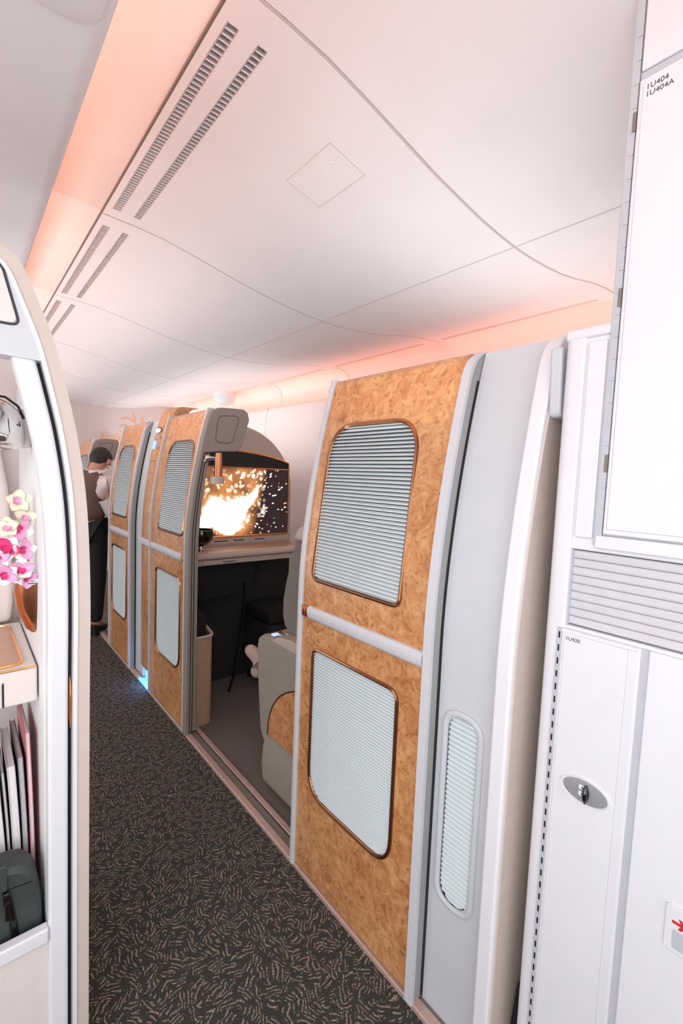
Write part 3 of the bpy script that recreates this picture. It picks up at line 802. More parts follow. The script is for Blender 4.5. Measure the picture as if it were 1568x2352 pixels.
l = thing('reading_lamp', (1.03, 2.30, 1.36), 'small copper reading lamp with beige collar in front of the television', 'lamp')
mb = MB(); mb.lathe([(.0005, .0), (.021, .0), (.021, .05), (.0185, .115), (.017, .13), (.0005, .13)], (1.036, 2.23, 1.372), 18); build(mb, 'barrel', 'copper', l)
mb = MB(); mb.lathe([(.0005, -.03), (.034, -.03), (.037, -.01), (.036, .006), (.02, .010), (.0005, .010)], (1.032, 2.23, 1.372), 22); build(mb, 'collar', 'beige', l)
mb = MB(); mb.tube([(1.036, 2.23, 1.47), (1.00, 2.235, 1.475), (.975, 2.26, 1.455)], .010, 8); mb.ellipsoid((.985, 2.245, 1.475), .016, .016, .016, 12); build(mb, 'swivel_arm', 'chrome', l)

b = thing('storage_pocket', (1.0, 2.42, 0), 'open beige side pocket standing inside the doorway by the partition wing', 'storage bin')
ou = rquad([(.965, 2.32), (1.072, 2.32), (1.072, 2.57), (.965, 2.57)], [.01, .035, .035, .01], 6)
inn = [(1.0185 + (x - 1.0185) * .82, 2.445 + (y - 2.445) * .9) for x, y in ou]
mb = MB(); mb.loft([[(x, y, .0) for x, y in ou], [(x, y, .50 + .05 * (y - 2.32) / .25) for x, y in ou], [(x, y, .50 + .05 * (y - 2.32) / .25) for x, y in inn], [(x, y, .1) for x, y in inn]])
build(mb, 'bin_body', 'pocket_beige', b, angle=30)
mb = MB(); mb.tube([(x, y, .502 + .05 * (y - 2.32) / .25) for x, y in ou], .008, 8, closed=True); build(mb, 'rim_trim', 'beige', b)
k = thing('black_bag', (1.02, 2.45, .12), 'black soft bag pushed upright into the beige side pocket', 'bag')
mb = MB(); mb.extrude(rquad([(.985, 2.36), (1.05, 2.36), (1.05, 2.54), (.985, 2.54)], [.02] * 4), 'z', .12, .62)
build(mb, 'bag_body', 'black_cloth', k, bevel=.02, seg=3)
mb = MB(); mb.tube([(1.0, 2.40, .61), (1.0, 2.41, .66), (1.0, 2.47, .665), (1.0, 2.49, .61)], .008, 8); build(mb, 'handle', 'black_cloth', k)

k = thing('hanging_bag', (1.28, 2.70, .60), 'black bag with a long strap hanging under the counter', 'bag')
mb = MB(); mb.extrude(rquad([(1.10, .61), (1.50, .63), (1.50, .836), (1.08, .836)], [.05, .05, .01, .01]), 'y', 2.63, 2.765); build(mb, 'bag_body', 'black_cloth', k, bevel=.012)
mb = MB(); mb.tube([(1.42, 2.62, .70), (1.40, 2.60, .5), (1.36, 2.58, .30), (1.33, 2.58, .10), (1.30, 2.58, .012)], .014, 8, flat=.4); build(mb, 'strap', 'black', k)
k = thing('footstool', (1.68, 2.5, 0), 'dark upholstered footstool in the shadow below the television', 'footstool')
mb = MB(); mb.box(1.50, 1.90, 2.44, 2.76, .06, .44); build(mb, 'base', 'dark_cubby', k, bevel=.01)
mb = MB(); mb.box(1.49, 1.91, 2.42, 2.765, .44, .53); build(mb, 'cushion', 'black_cloth', k, bevel=.03, seg=3)
mb = MB()
for x in (1.53, 1.87):
    for y in (2.47, 2.73): mb = MB(); mb.lathe([(.0005, 0), (.015, 0), (.018, .062), (.0005, .062)], (x, y, 0), 12); build(mb, 'foot', 'dark_chrome', k)

# outboard ledge with gold line
t = thing('window_ledge', (2.2, 2.2, 0), 'taupe outboard console with gold line under the wall lining', 'console')
mb = MB(); mb.box(2.12, 2.40, .55, 2.86, 0, 1.42); build(mb, 'console_body', 'taupe', t, bevel=.01)
mb = MB(); mb.box(2.10, 2.40, .55, 2.86, 1.425, 1.50); build(mb, 'top_cushion', 'beige', t, bevel=.03, seg=3)
mb = MB(); mb.tube([(2.112, .55, 1.422), (2.112, 2.86, 1.422)], .008, 8); build(mb, 'gold_line', 'gold', t)
t = thing('window_lamp', (2.09, 2.55, 1.08), 'beige shaded lamp with brown lower edge, beyond the seat', 'lamp')
mb = MB(); mb.extrude(rquad([(2.0, 1.16), (2.119, 1.16), (2.119, 1.345), (2.03, 1.345)], [.012, .01, .01, .03]), 'y', 2.58, 2.75); build(mb, 'shade', 'lamp_shade', t, bevel=.012)
mb = MB(); mb.box(2.0, 2.119, 2.58, 2.75, 1.148, 1.162); build(mb, 'brown_edge', 'copper', t, bevel=.003)
mb = MB(); mb.box(2.06, 2.119, 2.63, 2.70, 1.0, 1.15); build(mb, 'bracket', 'taupe_dark', t, bevel=.005)

# ================================================================== SEAT
st = thing('suite_seat', (1.45, 1.35, 0), 'beige leather suite seat with grey fabric wing, seen through the open doorway', 'seat', 'suite seats')
# aisle-side armrest pod: slightly raked front
def pod(x0, x1, zt, z0, name, m, y0=.78):
    side = [(y0, z0), (y0, zt), (1.66, zt), (1.735, zt - .006), (1.772, zt - .030), (1.780, zt - .07), (1.765, .45), (1.735, .25), (1.70, z0)]
    mb = MB(); mb.extrude(side, 'x', x0, x1); return build(mb, name, m, st, bevel=.015, seg=3)
pod(1.03, 1.20, .692, .20, 'armrest_pod', 'pod_grey')
mb = MB(); kp = [(1.07, .0), (1.018, .04), (1.010, .12), (1.016, .20), (1.035, .262), (1.2, .262), (1.2, 0)]
mb.extrude(kp, 'y', .78, 1.69); build(mb, 'kick_panel', 'pod_grey', st, bevel=.02, seg=3)
# burl inlay: lens-shaped lower panel
inl = [(1.655, .262)] + [(1.655 - .36 * (1 - math.cos(a)) - .0, .262 + .30 * math.sin(a) ** .9) for a in [i / 14 * math.pi / 2 for i in range(1, 15)]] + [(.9, .56), (.9, .262)]
mb = MB(); mb.extrude(inl, 'x', 1.0245, 1.034); inlay = build(mb, 'burl_inlay', 'burl', st, angle=30)
mb = MB(); mb.tube([(1.025, y, z) for y, z in inl[:-2]], .004, 6, up=(1, 0, 0)); build(mb, 'inlay_edge', 'bronze', inlay)
mb = MB(); mb.extrude([(.80, .688), (.80, .712), (1.2, .730), (1.50, .728), (1.60, .715), (1.64, .69), (1.64, .684), (.80, .684)], 'x', 1.026, 1.20); build(mb, 'armrest_cap', 'leather', st, bevel=.02, seg=4)
mb = MB(); mb.box(1.055, 1.085, 1.672, 1.70, .691, .696); mb2 = MB(); mb2.box(1.05, 1.12, 1.65, 1.72, .688, .6925)
pn = build(mb2, 'control_plate', 'chrome', st, bevel=.003); build(mb, 'control_button', 'button_glow', pn, bevel=.002)
# wing of the seat back: fabric shell with leather shoulder
wg = [(1.515, .70), (1.565, .705), (1.615, .735), (1.635, .785), (1.634, .86), (1.615, .94), (1.575, 1.07), (1.545, 1.135), (1.20, 1.135), (1.14, .9), (1.14, .70)]
wg = [(y + .04, z) for y, z in wg]
mb = MB(); mb.extrude(wg, 'x', 1.085, 1.19); build(mb, 'side_wing', 'seat_fabric', st, bevel=.03, seg=4)
wc = [(1.548, 1.128), (1.543, 1.15), (1.515, 1.185), (1.47, 1.205), (1.40, 1.215), (1.22, 1.215), (1.20, 1.128)]
wc = [(y + .04, z) for y, z in wc]
mb = MB(); mb.extrude(wc, 'x', 1.08, 1.195); build(mb, 'shoulder_cap', 'leather', st, bevel=.022, seg=4)
mb = MB(); mb.extrude([(1.28, .46), (1.12, .50), (.98, 1.22), (1.04, 1.24), (1.12, 1.22), (1.34, .56)], 'x', 1.21, 1.74); build(mb, 'backrest', 'leather', st, bevel=.035, seg=3)
mb = MB(); mb.box(1.26, 1.69, .95, 1.08, 1.20, 1.38); build(mb, 'headrest', 'leather', st, bevel=.04, seg=3)
mb = MB(); mb.box(1.21, 1.74, 1.16, 1.72, .34, .50); build(mb, 'seat_cushion', 'leather', st, bevel=.045, seg=3)
mb = MB(); mb.extrude([(1.70, .42), (1.72, .36), (1.98, .16), (2.02, .20), (1.76, .46)], 'x', 1.23, 1.72); build(mb, 'leg_rest', 'leather', st, bevel=.02)
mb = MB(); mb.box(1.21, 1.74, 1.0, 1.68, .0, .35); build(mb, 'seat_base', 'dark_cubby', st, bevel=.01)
mb = MB(); mb.box(1.745, 1.90, .80, 1.72, .0, .69); build(mb, 'outer_armrest', 'pod_grey', st, bevel=.03, seg=3)
dup(st, (0, 2.6, 0), 'beige leather suite seat in the next suite, glimpsed beyond the steward')

# passenger lying back in the seat, only a foot and dark clothing in view
pg = thing('person', (1.46, 1.45, .5), 'reclining passenger in dark clothes, one sock foot showing past the armrest', 'person')
J = {'pel': (1.47, 1.36, .60), 'belly': (1.47, 1.27, .78), 'chest': (1.47, 1.19, .98), 'neck': (1.47, 1.14, 1.14), 'head': (1.47, 1.14, 1.24), 'crown': (1.47, 1.14, 1.36),
     'sL': (1.31, 1.19, 1.04), 'eL': (1.27, 1.37, .80), 'wL': (1.29, 1.56, .735), 'sR': (1.63, 1.19, 1.04), 'eR': (1.67, 1.36, .80), 'wR': (1.60, 1.58, .66),
     'hipL': (1.39, 1.42, .57), 'kL': (1.35, 1.78, .52), 'aL': (1.275, 2.10, .36), 'hipR': (1.55, 1.42, .57), 'kR': (1.56, 1.80, .54), 'aR': (1.55, 2.12, .33),
     'heelL': (1.238, 2.17, .29), 'toeL': (1.20, 2.19, .455), 'heelR': (1.55, 2.16, .28), 'toeR': (1.56, 2.22, .42)}
B = [('pel', 'belly'), ('belly', 'chest'), ('chest', 'neck'), ('neck', 'head'), ('head', 'crown'), ('chest', 'sL'), ('sL', 'eL'), ('eL', 'wL'), ('chest', 'sR'), ('sR', 'eR'), ('eR', 'wR'),
     ('pel', 'hipL'), ('hipL', 'kL'), ('kL', 'aL'), ('pel', 'hipR'), ('hipR', 'kR'), ('kR', 'aR'), ('aL', 'heelL'), ('aL', 'toeL'), ('aR', 'heelR'), ('aR', 'toeR')]
Rr = {'pel': .12, 'belly': .12, 'chest': .13, 'neck': .05, 'head': .085, 'crown': .07, 'sL': .06, 'eL': .042, 'wL': .028, 'sR': .06, 'eR': .042, 'wR': .028,
      'hipL': .08, 'kL': .055, 'aL': .034, 'hipR': .08, 'kR': .055, 'aR': .034, 'heelL': .03, 'toeL': .026, 'heelR': .03, 'toeR': .026}
# hand with five fingers resting on the lap side
def hand(base, d, up, side, s=1.0, pre=''):
    base, d, up, side = Vector(base), Vector(d).normalized(), Vector(up).normalized(), Vector(side).normalized()
    j = {}; bn = []; rd = {}
    j[pre + 'palm'] = base + d * .045 * s; rd[pre + 'palm'] = (.026 * s, .013 * s)
    for i, (o, ln) in enumerate(((-.03, .068), (-.010, .078), (.010, .074), (.03, .058))):
        a = base + d * .085 * s + side * o * s; b_ = a + d * ln * .5 * s - up * .006 * s; c = b_ + d * ln * .42 * s - up * .018 * s
        for nm, p, r in (('k', a, .010), ('m', b_, .0085), ('t', c, .007)):
            j[pre + 'f%d%s' % (i, nm)] = p; rd[pre + 'f%d%s' % (i, nm)] = r * s
        bn += [(pre + 'palm', pre + 'f%dk' % i), (pre + 'f%dk' % i, pre + 'f%dm' % i), (pre + 'f%dm' % i, pre + 'f%dt' % i)]
    a = base + d * .03 * s - side * .035 * s; b_ = a + d * .035 * s - side * .022 * s; c = b_ + d * .028 * s - side * .006 * s
    for nm, p, r in (('ta', a, .013), ('tb', b_, .010), ('tc', c, .008)):
        j[pre + nm] = p; rd[pre + nm] = r * s
    bn += [(pre + 'palm', pre + 'ta'), (pre + 'ta', pre + 'tb'), (pre + 'tb', pre + 'tc')]
    return j, bn, rd
for pre, w_, s_ in (('hl', 'wL', 1), ('hr', 'wR', -1)):
    j, bn, rd = hand(J[w_], (.02 * s_, .12, -.02), (0, 0, 1), (-s_, 0, 0), 1.0, pre)
    J.update(j); Rr.update(rd); B += bn + [(w_, pre + 'palm')]
skin(J, B, Rr, 'pel', 'body', 'skin', pg)
def sub_skin(keys, grow, name, m, par, root, ext=None):
    bn = [(a, b) for a, b in B if a in keys and b in keys]
    rr = {k: (tuple(x + grow for x in Rr[k]) if isinstance(Rr[k], tuple) else Rr[k] + grow) for k in keys}
    if ext: rr.update(ext)
    return skin({k: J[k] for k in keys}, bn, rr, root, name, m, par)
sub_skin(['pel', 'hipL', 'kL', 'aL', 'hipR', 'kR', 'aR'], .014, 'trousers', 'trousers', pg, 'pel')
sub_skin(['pel', 'belly', 'chest', 'sL', 'eL', 'wL', 'sR', 'eR', 'wR'], .016, 'sweater', 'black_cloth', pg, 'pel')
for s_ in 'LR':
    sub_skin(['a' + s_, 'heel' + s_, 'toe' + s_], .009, 'sock', 'sock', pg, 'a' + s_)
mb = MB(); mb.ellipsoid((1.47, 1.12, 1.31), .098, .105, .10, 20); build(mb, 'hair', 'hair', pg)
mb = MB(); mb.ellipsoid((1.47, 1.225, 1.27), .012, .022, .018, 10); build(mb, 'nose', 'skin', pg)
for sx in (-.032, .032): mb = MB(); mb.ellipsoid((1.47 + sx, 1.212, 1.295), .011, .008, .007, 10); build(mb, 'eye', 'light_white', pg)
for sx in (-.085, .085): mb = MB(); mb.ellipsoid((1.47 + sx, 1.14, 1.27), .010, .018, .028, 10); build(mb, 'ear', 'skin', pg)
mb = MB(); mb.ellipsoid((1.47, 1.213, 1.225), .024, .008, .006, 10); build(mb, 'mouth', 'skin', pg)

# ================================================================== STEWARD
sg = thing('person', (.79, 4.22, 0), 'steward in white shirt and brown waistcoat leaning towards a suite doorway', 'person')
J = {'pel': (.775, 4.24, .94), 'belly': (.785, 4.24, 1.06), 'chest': (.80, 4.25, 1.24), 'neck': (.838, 4.26, 1.385), 'head': (.885, 4.275, 1.455), 'crown': (.902, 4.28, 1.525),
     'sR': (.895, 4.15, 1.275), 'eR': (.945, 4.13, 1.02), 'wR': (1.02, 4.30, .93), 'sL': (.735, 4.37, 1.29), 'eL': (.78, 4.45, 1.05), 'wL': (.92, 4.44, .95),
     'hipR': (.84, 4.20, .90), 'kR': (.845, 4.20, .49), 'aR': (.825, 4.19, .09), 'hipL': (.72, 4.28, .90), 'kL': (.73, 4.29, .49), 'aL': (.72, 4.28, .09),
     'toeR': (.90, 4.30, .035), 'toeL': (.78, 4.40, .035)}
B = [('pel', 'belly'), ('belly', 'chest'), ('chest', 'neck'), ('neck', 'head'), ('head', 'crown'), ('chest', 'sR'), ('sR', 'eR'), ('eR', 'wR'), ('chest', 'sL'), ('sL', 'eL'), ('eL', 'wL'),
     ('pel', 'hipR'), ('hipR', 'kR'), ('kR', 'aR'), ('aR', 'toeR'), ('pel', 'hipL'), ('hipL', 'kL'), ('kL', 'aL'), ('aL', 'toeL')]
Rr = {'pel': .10, 'belly': .09, 'chest': .10, 'neck': .05, 'head': .075, 'crown': .058, 'sR': .040, 'eR': .034, 'wR': .026, 'sL': .040, 'eL': .034, 'wL': .026,
      'hipR': .08, 'kR': .055, 'aR': .04, 'hipL': .08, 'kL': .055, 'aL': .04, 'toeR': .033, 'toeL': .033}
for pre, w_, sd in (('hl', 'wL', 1), ('hr', 'wR', -1)):
    j, bn, rd = hand(J[w_], (.10, .05, -.05), (0, 0, 1), (-.4 * sd, .8 * sd, 0), 1.0, pre)
    J.update(j); Rr.update(rd); B += bn + [(w_, pre + 'palm')]
skin(J, B, Rr, 'pel', 'body', 'skin', sg)
sub_skin(['pel', 'hipL', 'kL', 'aL', 'hipR', 'kR', 'aR'], .016, 'trousers', 'trousers', sg, 'pel')
sub_skin(['belly', 'chest', 'sL', 'eL', 'wL', 'sR', 'eR', 'wR'], .016, 'shirt', 'shirt', sg, 'belly', {'eR': .068, 'eL': .068, 'sR': .082, 'sL': .082, 'wR': .045, 'wL': .045, 'chest': .148, 'belly': .133})
skin({'a': (.775, 4.24, .93), 'b': (.783, 4.24, 1.06), 'c': (.797, 4.245, 1.22), 'd': (.80, 4.25, 1.33), 'e': (.85, 4.19, 1.33), 'f': (.75, 4.33, 1.33)},
     [('a', 'b'), ('b', 'c'), ('c', 'd'), ('d', 'e'), ('d', 'f')], {'a': .145, 'b': .140, 'c': .145, 'd': .07, 'e': .05, 'f': .05}, 'a', 'waistcoat', 'vest', sg)
mb = MB(); mb.tube([(.80, 4.20, 1.355), (.84, 4.20, 1.365), (.89, 4.235, 1.365), (.90, 4.28, 1.36), (.86, 4.32, 1.365), (.80, 4.30, 1.37)], .022, 8, closed=True); build(mb, 'collar', 'light_white', sg)
hd = Vector((.889, 4.276, 1.484)); fw = Vector((.86, .45, -.22)).normalized(); rt = fw.cross(Vector((0, 0, 1))).normalized(); upv = rt.cross(fw)
mb = MB(); vs = []; fs = []
for i in range(17):                               # hair shell: full at the back, short over the forehead, cropped at the nape
    t_ = i / 16
    for k in range(28):
        a = 2 * math.pi * k / 28; front = math.cos(a)
        lim = math.pi * (.66 - .20 * front - .06 * abs(math.sin(a)))
        th = lim * t_; rr_ = 1.0 + .02 * math.sin(7 * a + 9 * t_)
        thick = 1.07 - .05 * t_
        vs.append(hd + (fw * (.088 * math.sin(th) * math.cos(a)) + rt * (.078 * math.sin(th) * math.sin(a)) + upv * (.088 * math.cos(th))) * thick * rr_)
for i in range(16):
    for k in range(28): fs.append((i * 28 + k, i * 28 + (k + 1) % 28, (i + 1) * 28 + (k + 1) % 28, (i + 1) * 28 + k))
mb.add(vs, fs); build(mb, 'hair', 'hair', sg, angle=80)
for (dx, dy) in ((.045, -.066), (-.0, .082)): mb = MB(); mb.ellipsoid((.885 + dx, 4.275 + dy, 1.455), .016, .012, .026, 10); build(mb, 'ear', 'skin', sg)
mb = MB(); mb.ellipsoid((.96, 4.32, 1.44), .02, .014, .018, 10); build(mb, 'nose', 'skin', sg)
for q in (-1, 1): mb = MB(); mb.ellipsoid((.952 - q * .014, 4.30 + q * .03, 1.465), .010, .010, .008, 8); build(mb, 'eye', 'light_white', sg)
mb = MB(); mb.ellipsoid((.945, 4.314, 1.405), .010, .024, .006, 8); build(mb, 'mouth', 'skin', sg)
for s_ in 'LR':
    a, tt = Vector(J['a' + s_]), Vector(J['toe' + s_])
    mb = MB(); d = (tt - a); d.z = 0; d.normalize(); q = Vector((-d.y, d.x, 0)); c = Vector((a.x, a.y, 0))
    for_r = []
    for u, wd, h in ((-.06, .03, .06), (-.02, .042, .085), (.05, .042, .07), (.12, .046, .05), (.18, .036, .035), (.205, .012, .02)):
        for_r.append([c + d * u + q * wd * math.cos(t_) + Vector((0, 0, max(.0, h * .5 + h * .5 * math.sin(t_)))) for t_ in [2 * math.pi * k / 12 for k in range(12)]])
    mb.loft(for_r); build(mb, 'shoe', 'black', sg)

sg.location.x += .045

# ================================================================== small far items
t = thing('lit_sign', (2.36, 6.70, 2.10), 'small bright white sign box at the far end of the ceiling', 'sign')
mb = MB(); mb.box(2.415, 2.60, 6.66, 6.70, 2.07, 2.275); build(mb, 'sign_face', 'lit_sign', t, bevel=.006)
mb = MB(); mb.box(2.395, 2.415, 6.64, 6.745, 2.03, 2.32); build(mb, 'dark_edge', 'taupe', t, bevel=.004)
mb = MB(); mb.box(2.395, 2.60, 6.70, 6.75, 2.07, 2.27); build(mb, 'mount', 'soffit', t, smooth=False)
t = thing('dome_lamp', (2.36, 4.9, 2.2), 'pale dome lamp at the edge of the outboard cove', 'lamp')
mb = MB(); mb.lathe([(.0005, -.10), (.05, -.095), (.09, -.07), (.115, -.03), (.118, .0), (.0005, .0)], (2.34, 4.9, 2.262), 26); build(mb, 'dome', 'blind', t)
mb = MB(); mb.lathe([(.0005, .0), (.125, .0), (.125, .05), (.0005, .05)], (2.34, 4.9, 2.262), 26); build(mb, 'base_ring', 'soffit', t)

# ================================================================== GALLEY CABINET (right)
g = thing('galley_cabinet', (1.15, .1, 0), 'tall white galley cabinet with roller shutter and oval latch, right of the aisle', 'cabinet')
XF = .945
mb = MB(); mb.box(XF + .004, 1.5, -.6, .432, 0, 1.118); mb.box(XF + .03, 1.5, -.6, .395, 1.118, 1.275); mb.box(XF + .004, 1.5, -.6, .432, 1.275, 1.705); mb.box(XF + .004, 1.5, -.6, .345, 1.705, 2.285)
build(mb, 'carcass', 'galley_white', g, bevel=.004)
mb = MB(); mb.extrude(rquad([(XF - .002, .396), (XF + .06, .396), (XF + .06, .438), (XF - .002, .438)], [.006, .001, .02, .02]), 'z', 0, 1.692); build(mb, 'corner_post', 'galley_frame', g, angle=30)
mb = MB(); mb.box(XF - .002, XF + .2, .345, .438, 1.690, 1.712); build(mb, 'ledge', 'galley_frame', g, bevel=.006, seg=3)
mb = MB(); mb.box(XF - .001, XF + .006, .358, .392, 1.30, 1.682); build(mb, 'narrow_panel', 'galley_white', g, bevel=.003)
mb = MB(); mb.box(XF - .004, XF + .006, .340, .354, 1.29, 2.285)
mb2 = MB(); [mb2.box(XF - .0045, XF + .002, .3395, .348, 1.36 + k * .04, 1.361 + k * .04) for k in range(22)]
h_ = build(mb, 'upper_hinge', 'galley_grey', g, bevel=.002); jo = build(mb2, 'hinge_joints', 'hinge_grey', h_, smooth=False); jo['kind'] = 'stuff'
for z_ in (1.43, 1.735, 2.04): mb = MB(); mb.box(XF - .0055, XF, .339, .345, z_, z_ + .033); build(mb, 'hinge_leaf', 'taupe_dark', h_, smooth=False)
mb = MB(); mb.box(XF - .007, XF + .012, -.25, .338, 1.312, 2.122); ud = build(mb, 'upper_door', 'galley_white', g, bevel=.003)
mb = MB(); mb.box(XF - .0095, XF - .004, -.24, .331, 1.322, 2.114); build(mb, 'door_skin', 'galley_white', ud, bevel=.002)
text('1U404\n1U404A', .0125, on_x(XF - .0097, .326, 2.098), 'lettering', 'ink', ud, depth=.0002)
mb = MB(); mb.box(XF + .0, XF + .01, -.25, .338, 2.124, 2.138); build(mb, 'gap_strip', 'galley_grey', g, smooth=False)
mb = MB(); mb.box(XF - .004, XF + .012, -.25, .338, 2.139, 2.285); build(mb, 'top_panel', 'galley_white', g, bevel=.003)
mb = MB(); mb.box(XF - .006, XF + .006, -.25, .352, 1.283, 1.309); build(mb, 'middle_rail', 'galley_frame', g, bevel=.004)
mb = MB(); k = 9; z0 = 1.120
for i in range(k):
    a, b_ = z0 + .153 * i / k, z0 + .153 * (i + 1) / k
    mb.extrude([(XF + .03, a), (XF + .0135, a + .0006), (XF + .0115, a + .004), (XF + .0105, b_ - .002), (XF + .0125, b_ - .0003), (XF + .03, b_)], 'y', -.25, .396)
build(mb, 'roller_shutter', 'shutter', g, angle=25)
mb = MB(); mb.box(XF + .002, XF + .03, .393, .409, 1.118, 1.275); build(mb, 'shutter_guide', 'galley_grey', g, bevel=.002)
mb = MB(); mb.box(XF - .004, XF + .006, .258, .399, .03, 1.112); ld = build(mb, 'lower_door', 'galley_white', g, bevel=.002)
mb = MB(); mb.box(XF - .0055, XF, .278, .393, .04, 1.1035); build(mb, 'door_skin', 'galley_white', ld, bevel=.001)
mb = MB(); mb.box(XF - .005, XF - .001, .262, .399, 1.1045, 1.1115); mb.box(XF - .005, XF - .001, .262, .278, .03, 1.1045); build(mb, 'door_frame', 'galley_frame', ld, bevel=.001)
text('1U420', .0105, on_x(XF - .0058, .3905, 1.0905), 'lettering', 'ink', ld, depth=.0002)
mb = MB(); mb.box(XF - .0045, XF + .004, .398, .409, .02, 1.112); hg = build(mb, 'lower_hinge', 'galley_grey', g, bevel=.001)
mb = MB(); [mb.box(XF - .0050, XF, .402, .4052, .045 + k * .0275, .045 + k * .0275 + .0135) for k in range(39)]; build(mb, 'hinge_gap', 'black', hg, smooth=False)
mb = MB(); mb.box(XF + .0, XF + .012, .243, .259, .0, 1.112); build(mb, 'door_gap', 'galley_grey', g, smooth=False)
mb = MB(); mb.box(XF - .003, XF + .006, -.25, .246, .03, 1.112); rd_ = build(mb, 'lower_door', 'galley_white', g, bevel=.003)
# oval latch
EY, EZ = .331, .798
e2 = lambda a, b, x: [(x, EY + a * math.cos(t_), EZ + b * math.sin(t_)) for t_ in [2 * math.pi * k / 48 for k in range(48)]]
mb = MB(); mb.loft([e2(.0475, .0275, XF - .004), e2(.0465, .0265, XF - .0085), e2(.0435, .0245, XF - .0085), e2(.0425, .0235, XF - .0065)]); la = build(mb, 'latch_surround', 'galley_frame', ld, angle=40)
mb = MB(); mb.loft([e2(.042, .0232, XF - .004), e2(.0418, .023, XF - .0068), e2(.034, .018, XF - .0075)]); build(mb, 'latch_plate', 'hinge_grey', ld, angle=40)
mb = MB(); rr = []
for i, t_ in enumerate([k / 10 for k in range(11)]):
    z = .7775 + .037 * t_; w_ = .0063 * math.sin(math.pi * min(.97, max(.03, t_))) ** .55
    rr.append([(XF - .008 - .011 * max(0, math.sin(p_)) * math.sin(math.pi * min(.97, max(.06, t_))) ** .5, EY - .003 + w_ * math.cos(p_), z) for p_ in [2 * math.pi * k / 14 for k in range(14)]])
mb.loft(rr); build(mb, 'latch_knob', 'dark_chrome', ld)
for zc in (.8055, .7925):
    mb = MB(); mb.box(XF - .0081, XF - .0070, .3325, .3415, zc - .0045, zc + .0045); o = build(mb, 'latch_decal', 'light_white', ld, smooth=False)
    mb = MB(); mb.box(XF - .0085, XF - .0075, .3335, .3365, zc - .002, zc + .002); build(mb, 'latch_mark', 'ink', ld, smooth=False)
# recessed handle with red arrow
mb = MB(); mb.extrude(rquad([(.185, .598), (.03, .598), (.03, .682), (.185, .682)], [.008] * 4), 'x', XF - .0065, XF - .002); build(mb, 'handle_plate', 'galley_frame', rd_, bevel=.0015)
mb = MB(); mb.extrude(rquad([(.172, .607), (.045, .607), (.045, .640), (.172, .640)], [.004] * 4), 'x', XF - .0075, XF - .006); build(mb, 'handle_recess', 'galley_grey', rd_)
ar = [(.1755, .651), (.163, .651), (.1665, .644), (.162, .644), (.153, .6535), (.162, .663), (.1665, .663), (.163, .656), (.1755, .656)]
mb = MB(); mb.extrude([(y - .001, z) for y, z in ar], 'x', XF - .0072, XF - .006); build(mb, 'red_arrow', 'red', rd_, smooth=False)
# black strap end in the gap behind the cabinet corner
k = thing('black_strap', (1.02, .462, 0), 'black strap end standing in the slot beside the galley cabinet, bottom', 'strap')
mb = MB(); mb.extrude([(.985, .0), (.99, .11), (1.006, .185), (1.014, .20), (1.03, .20), (1.034, .0)], 'y', .452, .470); build(mb, 'strap_body', 'black_cloth', k, bevel=.005)

# ================================================================== LEFT SUITE
lp = thing('suite_partition', (.15, 1.13, 0), 'curved white partition end with a black door slot, left foreground', 'partition')
ed = [(.213, 0), (.2145, .4), (.217, .89), (.219, 1.09), (.2165, 1.234), (.210, 1.348), (.196, 1.458), (.181, 1.537), (.158, 1.638), (.136, 1.703), (.118, 1.75), (.108, 1.774), (.096, 1.793), (.082, 1.805), (.066, 1.811), (.03, 1.812), (-.25, 1.80)]
def tri_off(pts, d):
    out = []
    for i, p in enumerate(pts):
        a = Vector(pts[max(0, i - 1)]); c = Vector(pts[min(len(pts) - 1, i + 1)]); t_ = (c - a).normalized(); nn = Vector((-t_.y, t_.x))
        out.append(tuple(Vector(p) + nn * d))
    return out
def band(d0, d1, y0, y1, name, m, pts=ed, bevel=.004, zmax=None, par=None):
    pp = [p for p in pts if zmax is None or p[1] <= zmax]
    a = tri_off(pp, d0); b_ = tri_off(pp, d1)
    mb = MB(); rings = [[(p[0], y0, p[1]), (p[0], y1, p[1]), (q[0], y1, q[1]), (q[0], y0, q[1])] for p, q in zip(a, b_)]
    mb.loft(rings); return build(mb, name, m, par or lp, bevel=bevel, seg=3, angle=35)
def dens(pts, n=4):
    out = []
    for i in range(len(pts) - 1):
        p0 = Vector(pts[max(0, i - 1)]); p1 = Vector(pts[i]); p2 = Vector(pts[i + 1]); p3 = Vector(pts[min(len(pts) - 1, i + 2)])
        for k in range(n):
            t_ = k / n
            out.append(tuple(.5 * ((2 * p1) + (p2 - p0) * t_ + (2 * p0 - 5 * p1 + 4 * p2 - p3) * t_ ** 2 + (3 * p1 - p0 - 3 * p2 + p3) * t_ ** 3)))
    return out + [pts[-1]]
edd = dens(ed)
band(0, .027, 1.10, 1.20, 'outer_rim', 'wing_beige', edd, .011)  # darker beige carries the shade of the rounded aisle side
band(.0245, .0325, 1.097, 1.14, 'bright_lip', 'rim_white', edd, .003)
band(.032, .041, 1.125, 1.128, 'door_slot', 'black', edd, 0, 1.625)
band(.0405, .0785, 1.104, 1.15, 'inner_jamb', 'rim_white', edd, .008, 1.66)
top = [p for p in tri_off(edd, .03) if p[1] > 1.60]
mb = MB(); mb.extrude(top + [(-.25, 1.612)], 'y', 1.099, 1.15); build(mb, 'top_bracket', 'rim_grey', lp, bevel=.006, seg=3)
c = [(.098, 1.668), (.072, 1.772), (.058, 1.782), (-.12, 1.776), (-.12, 1.662)]
pl = rquad(c, [.016, .012, .012, .02, .02], 6)
mb = MB(); mb.tube([(x, 1.0985, z) for x, z in pl], .0022, 6, closed=True, up=(0, 1, 0)); build(mb, 'inset_line', 'ink', lp)
cx, cz = .0, 1.72
